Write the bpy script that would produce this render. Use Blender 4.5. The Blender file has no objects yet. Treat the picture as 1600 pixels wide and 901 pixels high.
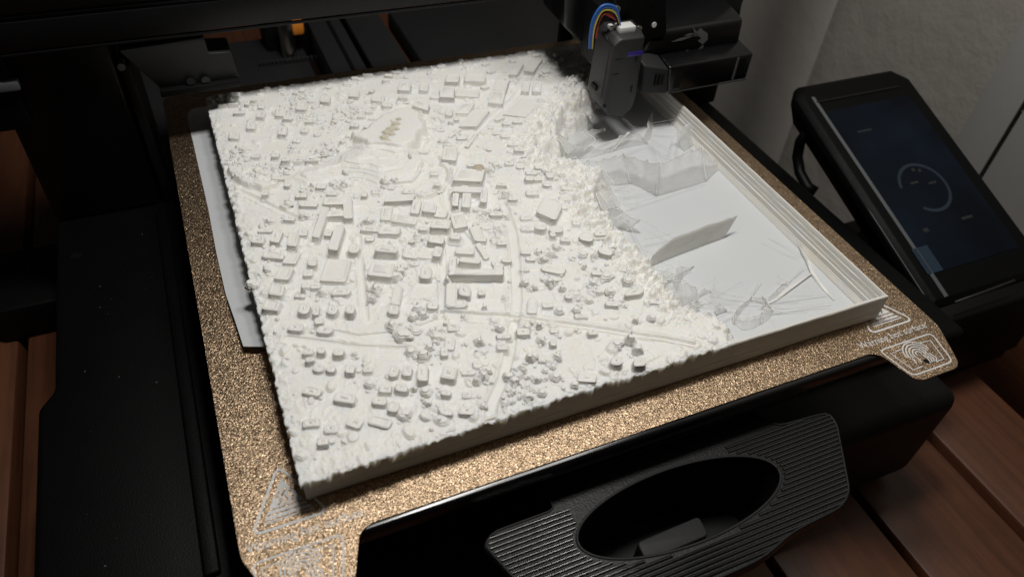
import bpy, bmesh, math, random
import numpy as np
from mathutils import Vector, Matrix
random.seed(7); rng = np.random.default_rng(11)
S = 0.01                                   # everything is written in centimetres; Blender units are metres
scene = bpy.context.scene
col = scene.collection

# ------------------------------------------------------------------ camera
CAM = np.array([-9.856, -21.595, 18.084])
R = np.array([[0.91969, -0.38803, 0.06006], [-0.23114, -0.65865, -0.71607], [0.31742, 0.64468, -0.69544]])
FPX, CX, CY = 1160.4, 800.0, 450.5
cd = bpy.data.cameras.new('camera'); cam = bpy.data.objects.new('camera', cd); col.objects.link(cam)
cam.matrix_world = Matrix(((R[0][0], -R[1][0], -R[2][0], CAM[0]*S), (R[0][1], -R[1][1], -R[2][1], CAM[1]*S),
                           (R[0][2], -R[1][2], -R[2][2], CAM[2]*S), (0, 0, 0, 1)))
cd.sensor_fit = 'HORIZONTAL'; cd.sensor_width = 36; cd.lens = 36*FPX/1600
cd.clip_start = 0.01; cd.clip_end = 50
cd.dof.use_dof = True; cd.dof.focus_distance = 0.262; cd.dof.aperture_fstop = 15
scene.camera = cam

# ------------------------------------------------------------------ world, lamp, exposure
w = bpy.data.worlds.new('World'); scene.world = w; w.use_nodes = True
w.node_tree.nodes['Background'].inputs[0].default_value = (1.0, 0.88, 0.76, 1)
w.node_tree.nodes['Background'].inputs[1].default_value = 0.011
for lx0, e in ((-1.5, 3.7), (9.5, 1.5)):                     # work lamp overhead, plus a weaker second point added for rib highlights
    ld = bpy.data.lights.new('overhead_light', 'POINT'); ld.energy = e; ld.color = (1.0, 0.975, 0.93); ld.shadow_soft_size = 3.8*S
    lo = bpy.data.objects.new('overhead_light', ld); col.objects.link(lo); lo.location = Vector((lx0, -2.4, 41))*S
scene.view_settings.view_transform = 'Standard'; scene.view_settings.look = 'None'
scene.view_settings.exposure = 0.0; scene.view_settings.gamma = 1

# ------------------------------------------------------------------ where a pixel of the photograph lies in the room
def ray(u, v): return R.T @ np.array([(u-CX)/FPX, (v-CY)/FPX, 1.0])
def onpl(u, v, p, n):
    d = ray(u, v); p = np.array(p, float); n = np.array(n, float)
    return CAM + d*(np.dot(p-CAM, n)/np.dot(d, n))
def onz(u, v, z): return onpl(u, v, (0, 0, z), (0, 0, 1))
def ony(u, v, y): return onpl(u, v, (0, y, 0), (0, 1, 0))
def onx(u, v, x): return onpl(u, v, (x, 0, 0), (1, 0, 0))

# ------------------------------------------------------------------ object helpers
def link(name, me, m, parent=None):
    o = bpy.data.objects.new(name, me); col.objects.link(o)
    if m: me.materials.append(m)
    if parent: attach(o, parent)
    return o
def tag(o, label=None, cat=None, group=None, kind=None):
    for k, v in (('label', label), ('category', cat), ('group', group), ('kind', kind)):
        if v: o[k] = v
    return o
def world(o):
    m = o.matrix_basis.copy()
    return (world(o.parent) @ o.matrix_parent_inverse @ m) if o.parent else m
def attach(o, p): o.parent = p; o.matrix_parent_inverse = world(p).inverted(); return o
def empty(name, loc=(0, 0, 0)):
    o = bpy.data.objects.new(name, None); col.objects.link(o); o.location = Vector(loc)*S
    o.empty_display_size = 0.01
    return o
class MB:
    """collects shapes in centimetres, world position; build() makes ONE mesh object"""
    def __init__(s): s.v = []; s.f = []
    def add(s, vs, fs):
        n = len(s.v); s.v += [tuple(map(float, p)) for p in vs]; s.f += [tuple(i+n for i in f) for f in fs]; return s
    def box(s, x0, x1, y0, y1, z0, z1):
        return s.add([(x0,y0,z0),(x1,y0,z0),(x1,y1,z0),(x0,y1,z0),(x0,y0,z1),(x1,y0,z1),(x1,y1,z1),(x0,y1,z1)],
                     [(3,2,1,0),(4,5,6,7),(0,1,5,4),(1,2,6,5),(2,3,7,6),(3,0,4,7)])
    def prism(s, pts, z0, z1):
        n = len(pts); vs = [(p[0],p[1],z0) for p in pts]+[(p[0],p[1],z1) for p in pts]
        return s.add(vs, [tuple(reversed(range(n))), tuple(range(n,2*n))]+[(i,(i+1)%n,n+(i+1)%n,n+i) for i in range(n)])
    def loops(s, rings, cap0=True, cap1=True):
        n = len(rings[0]); vs = [p for r in rings for p in r]; fs = []
        for k in range(len(rings)-1):
            for i in range(n):
                j = (i+1) % n; fs.append((k*n+i, k*n+j, (k+1)*n+j, (k+1)*n+i))
        if cap0: fs.append(tuple(reversed(range(n))))
        if cap1: fs.append(tuple(range((len(rings)-1)*n, len(rings)*n)))
        return s.add(vs, fs)
    def tube(s, pts, r, n=8, cap=True):
        pts = [Vector(p) for p in pts]; rings = []; side = None
        for i, p in enumerate(pts):
            t = (pts[min(i+1, len(pts)-1)]-pts[max(i-1, 0)]).normalized()
            if side is None: side = t.orthogonal().normalized()
            else: side = (side - t*side.dot(t)).normalized()
            up = t.cross(side); rr = r[i] if isinstance(r, (list, tuple)) else r
            rings.append([p+(side*math.cos(a)+up*math.sin(a))*rr for a in (2*math.pi*k/n for k in range(n))])
        return s.loops(rings, cap, cap)
    def cyl(s, c, axis, r, h, n=20):
        c = Vector(c); a = Vector(axis).normalized(); return s.tube([c-a*h/2, c+a*h/2], r, n)
    def build(s, name, m, parent=None, smooth=False, bevel=0, seg=2):
        me = bpy.data.meshes.new(name)
        me.from_pydata([(x*S, y*S, z*S) for x, y, z in s.v], [], s.f); me.update()
        bm = bmesh.new(); bm.from_mesh(me); bmesh.ops.recalc_face_normals(bm, faces=bm.faces)
        if bevel:
            ed = [e for e in bm.edges if len(e.link_faces) == 2 and e.calc_face_angle(0) > 0.5]
            bmesh.ops.bevel(bm, geom=ed, offset=bevel*S, segments=seg, affect='EDGES', profile=0.5, clamp_overlap=True)
        bm.to_mesh(me); bm.free()
        if smooth or bevel: me.shade_smooth()
        if bevel:
            try: me.set_sharp_from_angle(angle=math.radians(40))
            except Exception: pass
        o = link(name, me, m); 
        if parent:
            attach(o, parent)
        return o
def rounded(pts, r, n=5):
    out = []; N = len(pts); pts = [Vector((p[0], p[1])) for p in pts]
    rr = r if isinstance(r, (list, tuple)) else [r]*N
    for i in range(N):
        a, b, c = pts[i-1], pts[i], pts[(i+1) % N]; u = (a-b); v = (c-b)
        rad = min(rr[i], u.length*0.45, v.length*0.45); p0 = b+u.normalized()*rad; p1 = b+v.normalized()*rad
        for k in range(n):
            t = k/(n-1); out.append(tuple(p0*(1-t)**2+b*2*t*(1-t)+p1*t*t))
    return out

# ------------------------------------------------------------------ materials
def mat(name, base=(0.5,0.5,0.5), rough=0.5, metal=0.0, spec=0.5):
    m = bpy.data.materials.new(name); m.use_nodes = True; b = m.node_tree.nodes['Principled BSDF']
    b.inputs['Base Color'].default_value = (*base, 1); b.inputs['Roughness'].default_value = rough
    b.inputs['Metallic'].default_value = metal; b.inputs['Specular IOR Level'].default_value = spec
    return m, m.node_tree, b
def N(nt, t, **kw):
    n = nt.nodes.new(t)
    for k, v in kw.items():
        if k.startswith('i_'):
            key = k[2:]; n.inputs[int(key) if key.isdigit() else key.replace('_', ' ')].default_value = v
        else: setattr(n, k, v)
    return n
def pos(nt, scale=(1,1,1)):
    g = N(nt, 'ShaderNodeNewGeometry'); mp = N(nt, 'ShaderNodeMapping'); mp.inputs['Scale'].default_value = scale
    nt.links.new(g.outputs['Position'], mp.inputs['Vector']); return mp.outputs[0]
def noise(nt, vec, scale, detail=4, rough=0.55):
    n = N(nt, 'ShaderNodeTexNoise'); n.inputs['Scale'].default_value = scale; n.inputs['Detail'].default_value = detail
    n.inputs['Roughness'].default_value = rough; nt.links.new(vec, n.inputs['Vector']); return n.outputs['Fac']
def ramp(nt, fac, stops):
    r = N(nt, 'ShaderNodeValToRGB'); e = r.color_ramp.elements
    while len(e) < len(stops): e.new(0.5)
    for x, (p, c) in zip(e, stops): x.position = p; x.color = (*c, 1)
    nt.links.new(fac, r.inputs[0]); return r.outputs[0]
def bump(nt, b, h, strength, dist):
    n = N(nt, 'ShaderNodeBump'); n.inputs['Strength'].default_value = strength; n.inputs['Distance'].default_value = dist
    nt.links.new(h, n.inputs['Height']); nt.links.new(n.outputs[0], b.inputs['Normal']); return n

def make_pla(name, base, layers=True, warm=(0.80,0.755,0.66)):
    m, nt, b = mat(name, base, 0.42, 0, 0.45)
    p = pos(nt); n1 = noise(nt, p, 900, 5); n2 = noise(nt, p, 160, 3)
    nt.links.new(ramp(nt, n2, [(0.35, base), (0.75, warm)]), b.inputs['Base Color'])
    pz = pos(nt, (0.25, 0.25, 1)); wv = N(nt, 'ShaderNodeTexWave', wave_type='BANDS', bands_direction='Z')
    wv.inputs['Scale'].default_value = 560; wv.inputs['Distortion'].default_value = 1.2; wv.inputs['Detail Scale'].default_value = 3
    nt.links.new(pz, wv.inputs['Vector'])
    mx = N(nt, 'ShaderNodeMath', operation='MULTIPLY_ADD'); mx.inputs[1].default_value = 0.5 if layers else 0.1
    nt.links.new(wv.outputs['Fac'], mx.inputs[0]); nt.links.new(n1, mx.inputs[2])
    bump(nt, b, mx.outputs[0], 0.5, 0.0004)
    b.inputs['Subsurface Weight'].default_value = 0.6; b.inputs['Subsurface Radius'].default_value = (1.0, 0.85, 0.6)
    b.inputs['Subsurface Scale'].default_value = 0.0028
    return m
M = {}
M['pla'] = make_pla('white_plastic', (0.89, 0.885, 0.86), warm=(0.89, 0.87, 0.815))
M['pla2'] = make_pla('white_plastic_small', (0.89, 0.885, 0.86), warm=(0.89, 0.87, 0.815)); M['pla2'].node_tree.nodes['Principled BSDF'].inputs['Subsurface Weight'].default_value = 0.15
M['pla2'].node_tree.nodes['Principled BSDF'].inputs['Subsurface Scale'].default_value = 0.0008
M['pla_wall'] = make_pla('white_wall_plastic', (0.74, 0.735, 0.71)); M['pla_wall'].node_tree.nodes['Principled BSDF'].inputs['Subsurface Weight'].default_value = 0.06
m, nt, b = mat('floor_plastic', (0.66, 0.68, 0.70), 0.38); M['floor'] = m
bump(nt, b, noise(nt, pos(nt, (1, 0.08, 1)), 1600, 3), 0.15, 0.0002)
m, nt, b = mat('brim_plastic', (0.56, 0.58, 0.60), 0.5); M['brim'] = m
bump(nt, b, noise(nt, pos(nt), 300, 3), 0.12, 0.0005)
m, nt, b = mat('beige_infill', (0.66, 0.62, 0.50), 0.5); M['infill'] = m
m, nt, b = mat('scorched_plastic', (0.55, 0.48, 0.38), 0.5); M['scorch'] = m
def make_web(name, alpha, colr):
    m = bpy.data.materials.new(name); m.use_nodes = True; nt = m.node_tree; out = nt.nodes['Material Output']; b = nt.nodes['Principled BSDF']
    b.inputs['Base Color'].default_value = (*colr, 1); b.inputs['Roughness'].default_value = 0.3
    tl = N(nt, 'ShaderNodeBsdfTranslucent'); tl.inputs[0].default_value = (*colr, 1)
    tr = N(nt, 'ShaderNodeBsdfTransparent')
    m1 = N(nt, 'ShaderNodeMixShader'); m1.inputs[0].default_value = 0.7
    nt.links.new(b.outputs[0], m1.inputs[1]); nt.links.new(tl.outputs[0], m1.inputs[2])
    m2 = N(nt, 'ShaderNodeMixShader'); n = noise(nt, pos(nt, (1, 1, 3)), 70, 2)
    mr = N(nt, 'ShaderNodeMapRange'); mr.inputs[1].default_value = 0.3; mr.inputs[2].default_value = 0.7
    mr.inputs[3].default_value = alpha-0.1; mr.inputs[4].default_value = min(1, alpha+0.1)
    nt.links.new(n, mr.inputs[0]); nt.links.new(mr.outputs[0], m2.inputs[0])
    nt.links.new(tr.outputs[0], m2.inputs[1]); nt.links.new(m1.outputs[0], m2.inputs[2]); nt.links.new(m2.outputs[0], out.inputs[0])
    wv = N(nt, 'ShaderNodeTexWave', wave_type='BANDS', bands_direction='Z'); wv.inputs['Scale'].default_value = 500; wv.inputs['Distortion'].default_value = 3
    nt.links.new(pos(nt), wv.inputs[0]); bump(nt, b, wv.outputs['Fac'], 0.4, 0.0004)
    return m
M['web'] = make_web('web_plastic', 0.40, (0.97, 0.97, 0.96))
M['fin'] = make_web('fin_plastic', 0.82, (0.86, 0.85, 0.81))
M['hair'] = make_web('string_plastic', 0.5, (0.95, 0.95, 0.94))
# textured gold coating of the plate
m, nt, b = mat('gold_coating', (0.5, 0.33, 0.18), 0.35, 1.0, 0.5); M['gold'] = m
p = pos(nt); g1 = noise(nt, p, 2000, 2, 0.6)
wob = N(nt, 'ShaderNodeTexNoise'); wob.inputs['Scale'].default_value = 900; nt.links.new(p, wob.inputs['Vector'])
wv = N(nt, 'ShaderNodeVectorMath', operation='MULTIPLY_ADD'); wv.inputs[1].default_value = (0.0006,)*3
nt.links.new(wob.outputs['Color'], wv.inputs[0]); nt.links.new(p, wv.inputs[2])
vor = N(nt, 'ShaderNodeTexVoronoi', feature='F1'); vor.inputs['Scale'].default_value = 4000; nt.links.new(wv.outputs[0], vor.inputs['Vector'])
sep = N(nt, 'ShaderNodeSeparateColor'); nt.links.new(vor.outputs['Color'], sep.inputs[0])
mx = N(nt, 'ShaderNodeMath', operation='MULTIPLY_ADD'); mx.inputs[1].default_value = 0.55
nt.links.new(sep.outputs[2], mx.inputs[0]); nt.links.new(g1, mx.inputs[2])
nt.links.new(ramp(nt, mx.outputs[0], [(0.35, (0.11, 0.076, 0.048)), (0.78, (0.39, 0.275, 0.175)), (1.05, (0.76, 0.565, 0.385))]), b.inputs['Base Color'])
vn = N(nt, 'ShaderNodeVectorMath', operation='SUBTRACT'); vn.inputs[1].default_value = (0.5, 0.5, 0.5); nt.links.new(vor.outputs['Color'], vn.inputs[0])
vs_ = N(nt, 'ShaderNodeVectorMath', operation='SCALE'); vs_.inputs['Scale'].default_value = 0.38; nt.links.new(vn.outputs[0], vs_.inputs[0])
gn = N(nt, 'ShaderNodeNewGeometry'); va = N(nt, 'ShaderNodeVectorMath', operation='ADD'); nt.links.new(gn.outputs['Normal'], va.inputs[0]); nt.links.new(vs_.outputs[0], va.inputs[1])
vz = N(nt, 'ShaderNodeVectorMath', operation='NORMALIZE'); nt.links.new(va.outputs[0], vz.inputs[0])
bp_ = bump(nt, b, g1, 0.8, 0.0003); nt.links.new(vz.outputs[0], bp_.inputs['Normal'])
m, nt, b = mat('plate_print', (0.72, 0.72, 0.72), 0.6); M['ink'] = m
bump(nt, b, noise(nt, pos(nt), 1350, 2), 0.6, 0.0006)
def plastic(name, c, rough, grain=1800, st=0.25, spec=0.5):
    m, nt, b = mat(name, c, rough, 0, spec); bump(nt, b, noise(nt, pos(nt), grain, 2), st, 0.0004)
    n = noise(nt, pos(nt), 40, 4); r = N(nt, 'ShaderNodeMapRange'); r.inputs[3].default_value = max(0.05, rough-0.1); r.inputs[4].default_value = rough+0.12
    nt.links.new(n, r.inputs[0]); nt.links.new(r.outputs[0], b.inputs['Roughness'])
    return m
M['black'] = plastic('black_moulded_plastic', (0.0022, 0.0023, 0.0025), 0.5, 1800, 0.3, 0.12)
M['black2'] = plastic('black_paint', (0.003, 0.003, 0.0033), 0.5, 2500, 0.1, 0.2)
M['alu'] = plastic('black_anodised_metal', (0.005, 0.005, 0.0055), 0.4, 900, 0.05, 0.3)
M['tray'] = plastic('tray_plastic', (0.003, 0.0031, 0.0035), 0.45, 1500, 0.35, 0.3)
M['rib'] = plastic('rib_plastic', (0.004, 0.0042, 0.0048), 0.15, 1500, 0.02, 1.0)
M['gloss'] = plastic('gloss_black', (0.0035, 0.0035, 0.004), 0.2, 500, 0.02, 0.4)
M['grey'] = plastic('grey_plastic', (0.016, 0.016, 0.0175), 0.5, 1800, 0.2)
M['dgrey'] = plastic('dark_grey_plastic', (0.015, 0.015, 0.016), 0.55, 1800, 0.2, 0.3)
M['silver'] = mat('silver_edge', (0.10, 0.105, 0.115), 0.45, 0.0)[0]
M['steel'] = mat('screw_steel', (0.62, 0.60, 0.56), 0.25, 1.0)[0]
M['red'] = mat('red_wire', (0.55, 0.05, 0.03), 0.4)[0]
M['yellow'] = mat('yellow_wire', (0.60, 0.48, 0.07), 0.4)[0]
M['blue'] = mat('blue_wire', (0.03, 0.12, 0.42), 0.4)[0]
M['conn'] = mat('white_connector', (0.62, 0.62, 0.60), 0.45)[0]
M['label'] = mat('grey_label', (0.10, 0.10, 0.10), 0.5)[0]
M['mark'] = mat('grey_emblem', (0.13, 0.13, 0.13), 0.4)[0]
M['orange'] = mat('orange_plastic', (0.75, 0.25, 0.03), 0.45)[0]
M['violet'] = mat('violet_plastic', (0.025, 0.012, 0.20), 0.35)[0]
def make_wood(name, c1, c2, rough=0.45):
    m, nt, b = mat(name, c1, rough); oi = N(nt, 'ShaderNodeObjectInfo'); g = N(nt, 'ShaderNodeNewGeometry')
    ad = N(nt, 'ShaderNodeVectorMath', operation='ADD'); nt.links.new(g.outputs['Position'], ad.inputs[0]); nt.links.new(oi.outputs['Random'], ad.inputs[1])
    mp = N(nt, 'ShaderNodeMapping'); mp.inputs['Scale'].default_value = (1, 0.05, 1); nt.links.new(ad.outputs[0], mp.inputs[0]); p = mp.outputs[0]
    n1 = noise(nt, p, 260, 7, 0.65); n2 = noise(nt, ad.outputs[0], 22, 5, 0.6); n3 = noise(nt, p, 45, 3)
    wv = N(nt, 'ShaderNodeTexWave', wave_type='BANDS', bands_direction='X'); wv.inputs['Scale'].default_value = 32; wv.inputs['Distortion'].default_value = 9; wv.inputs['Detail'].default_value = 3
    nt.links.new(p, wv.inputs[0])
    a = N(nt, 'ShaderNodeMath', operation='MULTIPLY_ADD'); a.inputs[1].default_value = 0.5; nt.links.new(n2, a.inputs[0]); nt.links.new(n1, a.inputs[2])
    a2 = N(nt, 'ShaderNodeMath', operation='MULTIPLY_ADD'); a2.inputs[1].default_value = 0.05; nt.links.new(wv.outputs['Fac'], a2.inputs[0]); nt.links.new(a.outputs[0], a2.inputs[2])
    a3 = N(nt, 'ShaderNodeMath', operation='MULTIPLY_ADD'); a3.inputs[1].default_value = 0.18; nt.links.new(oi.outputs['Random'], a3.inputs[0]); nt.links.new(a2.outputs[0], a3.inputs[2])
    nt.links.new(ramp(nt, a3.outputs[0], [(0.52, c2), (0.78, tuple((x+y)/2 for x, y in zip(c1, c2))), (1.08, c1)]), b.inputs['Base Color'])
    bump(nt, b, n1, 0.25, 0.0006); return m
M['wood'] = make_wood('red_brown_wood', (0.125, 0.045, 0.020), (0.055, 0.020, 0.010))
m, nt, b = mat('plaster', (0.22, 0.205, 0.185), 0.85); M['plaster'] = m
pv = pos(nt); bump(nt, b, noise(nt, pv, 45, 6, 0.6), 0.5, 0.004)
nt.links.new(ramp(nt, noise(nt, pv, 8, 4), [(0.3, (0.29, 0.27, 0.24)), (0.8, (0.36, 0.34, 0.31))]), b.inputs['Base Color'])
m, nt, b = mat('pale_wall_surface', (0.62, 0.585, 0.54), 0.8); M['pale_wall'] = m  # paler surface for the stretch of wall past the vertical edge
bump(nt, b, noise(nt, pos(nt), 45, 6, 0.6), 0.3, 0.003)
m, nt, b = mat('white_painted_board', (0.42, 0.41, 0.40), 0.6); M['board'] = m
bump(nt, b, noise(nt, pos(nt, (1, 1, 0.1)), 60, 4), 0.2, 0.002)
m, nt, b = mat('floor_brown', (0.03, 0.018, 0.012), 0.6); M['dark'] = m
m, nt, b = mat('screen_glass', (0.002, 0.003, 0.006), 0.14, 0, 0.10); M['glass'] = m
nt.links.new(ramp(nt, noise(nt, pos(nt), 25, 3), [(0.4, (0.001, 0.002, 0.004)), (0.75, (0.008, 0.020, 0.034))]), b.inputs['Emission Color']); b.inputs['Emission Strength'].default_value = 0.20
def glow(name, c, s):
    m, nt, b = mat(name, (0.02, 0.02, 0.02), 0.3); b.inputs['Emission Color'].default_value = (*c, 1); b.inputs['Emission Strength'].default_value = s; b.inputs['Specular IOR Level'].default_value = 0.1; return m
M['ui_ring'] = glow('screen_ring_light', (0.03, 0.10, 0.18), 0.09)
M['ui_blue'] = glow('screen_button_light', (0.02, 0.09, 0.17), 0.12)
M['ui_text'] = glow('screen_text_light', (0.2, 0.22, 0.22), 0.03)

# ------------------------------------------------------------------ the setting: floor, table, wall
TZ = -10.0
floor = MB().box(-200, 200, -120, 200, -75, -74).build('floor', M['dark']); tag(floor, kind='structure')
table = empty('table_top', (0, 0, TZ-2)); tag(table, kind='structure')
x1 = 23.05
for k in range(12):
    xb = x1-5.5*k
    MB().box(xb-5.12 if k else xb-5.0, xb, -45, 46, TZ-2.2, TZ+random.uniform(-0.03, 0.03)).build('plank', M['wood'], table, bevel=0.18)
MB().box(-38, x1-0.6, -40, -36, TZ-5, TZ-2.3).build('cross_rail', M['wood'], table)
MB().box(-38, x1-0.6, 38, 42, TZ-5, TZ-2.3).build('cross_rail', M['wood'], table)
wall = empty('wall', (33, 0, -74)); tag(wall, kind='structure')
WX = 33.0
ye = onx(1282, 75, WX)[1]
MB().box(WX, WX+6, -60, ye, -74, 60).build('plaster_face', M['plaster'], wall)
MB().box(WX+1.2, WX+6, ye+0.02, 140, -74, 60).build('pale_face', M['pale_wall'], wall)
yb = onx(1600, 50, WX)[1]; yb2 = onx(1600, 185, WX)[1]; zb = onx(1577, 345, WX)[2]
MB().box(WX-0.8, WX-0.02, yb2+0.12, yb-0.06, zb, 60).build('wall_board', M['board'], wall, bevel=0.1)
MB().box(WX-0.8, WX-0.02, yb2-9, yb2-0.12, zb, 60).build('wall_board', M['board'], wall, bevel=0.1)
MB().box(WX-1.6, WX-0.02, yb2-40, yb+0.3, zb-16, zb-0.05).build('ledge', M['wood'], wall, bevel=0.15)

# ------------------------------------------------------------------ the printer
printer = empty('desktop_printer', (0, 0, TZ))
tag(printer, 'black desktop 3D printer standing on the slatted wooden table', 'printer')
# side covers of the base
for s in (-1, 1):
    pts = [(-17.2, 13), (-17.2, -0.9), (-17.7, -1.6), (-17.7, -11.2), (-12.3, -11.2), (-12.3, 13)]
    if s > 0: pts = [(17.0, 13), (12.4, 13), (12.4, -10.2), (17.0, -10.2)]
    c = MB().prism(pts, -9.3, -3.5).build('base_cover', M['black'], printer, bevel=0.25, seg=3)
    xr = -12.9 if s < 0 else 13.0
    MB().prism([(xr-0.28, -9.8), (xr+0.22, -9.8), (xr+0.22, 8), (xr-0.28, 8)], -3.52, -3.30).build('ridge', M['black'], c, bevel=0.1, seg=3)
for x in (-17.75, 16): 
    for y in (-8.3, 9):
        MB().cyl((x, y, -9.62), (0, 0, 1), 1.1, 0.8, 24).build('rubber_foot', M['black2'], printer)
MB().box(-12.28, 12.38, -9.9, 16, -8.2, -5.2).build('base_deck', M['dgrey'], printer, bevel=0.15)
MB().box(-12.2, 14.6, -12.6, -9.92, -9.2, -3.9).build('front_panel', M['black2'], printer, bevel=0.6, seg=4)  # brought forward to widen the shadow on the table in front
MB().box(-21.5, -17.3, 9.0, 13.5, TZ+0.02, TZ+2.0).build('black_block', M['black2'], printer, bevel=0.2)  # plain black block on the table, left of the base
# uprights and cross beam
for s in (-1, 1):
    MB().box(-17.1 if s < 0 else 14.2, -12.9 if s < 0 else 17.1, 8.7, 13 if s < 0 else 11.2, -3.45, 42).build('upright', M['alu'], printer, bevel=0.15)
beam = MB().box(-16.2, 16.5, 8.05, 11.5, 4.6, 8.6).build('cross_beam', M['alu'], printer, bevel=0.12)
zz = [ony(0, v, 7.95)[2] for v in (92, 84, 38, 30)]
for z0, z1, pr_ in ((zz[0], zz[0]+0.10, 0.12), (zz[1]-0.02, zz[2], 0.10), (zz[2]+0.12, zz[3]+0.02, 0.06), (zz[3]+0.12, zz[3]+1.6, 0.10)):
    MB().box(-16.3, 16.6, 8.05-pr_, 8.12, z0, z1).build('beam_rib', M['alu'], beam, bevel=0.03)
# belt bracket under the left end of the beam
q = lambda u, v, y=8.0: ony(u, v, y)
br = MB()
pp = [q(185, 80), q(318, 58), q(326, 84), q(361, 82), q(374, 122), q(252, 140)]
br.add([(p[0], 8.0, p[2]) for p in pp]+[(p[0], 9.4, p[2]) for p in pp], [(0,1,2,3,4,5), (11,10,9,8,7,6)]+[(i, (i+1)%6, 6+(i+1)%6, 6+i) for i in range(6)])
bro = br.build('belt_bracket', M['dgrey'], printer, bevel=0.06)
a, b2 = q(252, 149, 7.9), q(375, 129, 7.9)
MB().box(a[0], b2[0], 7.7, 9.2, a[2]-0.02, a[2]+0.26).build('bracket_lip', M['black2'], bro, bevel=0.04)
for u, v in ((298, 126), (321, 124)):
    p = q(u, v, 7.93); MB().cyl(p, (0, 1, 0), 0.17, 0.2, 16).build('screw', M['gloss'], bro)
p = q(190, 107, 8.0); MB().cyl((p[0], 8.3, p[2]), (0, 1, 0), 0.14, 0.5, 16).build('screw', M['steel'], bro)
p0 = onx(48, 122, -16.5)
MB().box(-17.3, -16.2, 8.2, 8.65, 3.0, 3.35).build('clip', M['silver'], printer, bevel=0.05)
MB().box(-12.75, -12.35, 8.75, 12.5, -3.4, 3.2).build('upright_cover', M['dgrey'], printer, bevel=0.1)
# things on the rear deck: rails, motor, belt teeth
for x0, x1_ in ((-3.2, -1.2), (-0.9, 1.3)):
    MB().box(x0, x1_, 11, 34, -4.9, -2.6).build('rear_rail', M['dgrey'], printer, bevel=0.15)
MB().box(-2.1, -1.9, 12, 30, -2.62, -2.5).build('drive_belt', M['black2'], printer)
MB().box(-17, -14.6, 13.1, 24, -8.2, -3.9).build('rear_cover', M['dgrey'], printer, bevel=0.2)
MB().box(2.5, 13.8, 12.6, 26, -5.1, -3.6).build('rear_cover', M['dgrey'], printer, bevel=0.3)
yr_ = onz(385, 62, -4.2)[1]
MB().box(-14.5, -3.6, 12.4, yr_, -5.1, -4.2).build('rear_cover', M['dgrey'], printer, bevel=0.2)
pm_ = onz(447, 50, -2.6)
mo = MB().box(pm_[0]-1.2, pm_[0]+1.6, pm_[1]+1.0, pm_[1]+3.6, -5, -2.2).build('stepper_motor', M['black2'], printer, bevel=0.2)
p = onz(447, 50, -2.6)
MB().cyl((p[0], p[1], -3.1), (0, 0, 1), 0.45, 2.4, 24).build('motor_shaft', M['steel'], mo, bevel=0.05)
p = onz(460, 42, -2.2); MB().box(p[0]-0.5, p[0]+0.6, p[1]+0.2, p[1]+1.2, -2.9, -2.0).build('orange_plug', M['orange'], mo, bevel=0.2)
for k in range(16):
    p = onz(408+k*6.6, 101-k*0.75, -4.1)
    MB().box(p[0]-0.08, p[0]+0.08, p[1]-0.15, p[1]+0.15, -4.25, -3.95).build('belt_tooth', M['grey'], printer)
MB().box(8.8, 9.5, 12.7, 13.3, -4, 30).build('lead_screw_guard', M['grey'], printer, bevel=0.08)
ds_ = MB()
for k in range(26):
    x, y_, z = random.choice(((random.uniform(-17, -13.6), random.uniform(-10.5, 7), -3.485), (random.uniform(-17, -13.6), random.uniform(-10.5, 7), -3.485), (random.uniform(-8, 8), -11.87, -0.3)))
    r_ = random.choice((.007, .008, .010, .020)); ds_.box(x-r_, x+r_*random.uniform(.5, 1.6), y_-r_, y_+r_, z-0.01, z+r_*.6)
tag(ds_.build('dust_specks', M['label'], printer), kind='stuff')
for x, y_ in ((-16.6, -10.3), (-16.4, 6.2)): MB().cyl((x, y_, -3.49), (0, 0, 1), 0.22, 0.03, 20).build('screw_cap', M['black2'], printer)
# heated bed under the plate
MB().box(-25, -16.4, 8.5, 12.5, 1.25, 4.55).build('axis_motor', M['black2'], printer, bevel=0.1)
bed = MB().prism(rounded([(-11.6, 11.6), (-11.6, -11.9), (11.6, -11.9), (11.6, 11.6)], 0.5), -0.62, -0.03).build('heated_bed', M['gloss'], printer, bevel=0.12, seg=3)
MB().box(-9, 9, -9.5, 9, -2.0, -0.64).build('bed_carriage', M['black2'], printer, bevel=0.2)
MB().box(-3.0, 3.0, -9.7, 12, -5.18, -2.02).build('y_rail', M['black2'], printer)

# ------------------------------------------------------------------ ribbed tray on the front of the printer
FZ = -1.5
def fz(u, v, z=FZ): return onz(u, v, z)[:2]
tray = empty('front_tray', (1.5, -12, FZ-3)); 
attach(tray, printer)
def sub(mb, name, m, **kw):
    return attach(mb.build(name, m, **kw), tray)
el, er, et, ebm = fz(905, 852), fz(1238, 762), fz(1120, 705), fz(1010, 881)
ecx, ecy = (el[0]+er[0])/2, (et[1]+ebm[1])/2; ea = (er[0]-el[0])/2*1.0; eb_ = (et[1]-ebm[1])/2*1.0
outl = [fz(752, 852), fz(765, 832), fz(866, 795), fz(838, 760), fz(1172, 640), fz(1217, 664), fz(1296, 642), fz(1310, 660), fz(1331, 768), fz(1318, 792), fz(1238, 832)]
rx = outl[-1][0]; lx = outl[0][0]
outl += [np.array([rx-1.2, outl[-1][1]-0.35]), np.array([lx+1.9, outl[-1][1]-0.45]), np.array([lx+0.55, outl[0][1]-1.6])]
orr = rounded(outl, [0.35, 0.35, 0.25, 0.25, 0.3, 0.3, 0.35, 0.35, 0.4, 0.4, 0.6, 1, 1, 0.6], 5)
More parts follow.
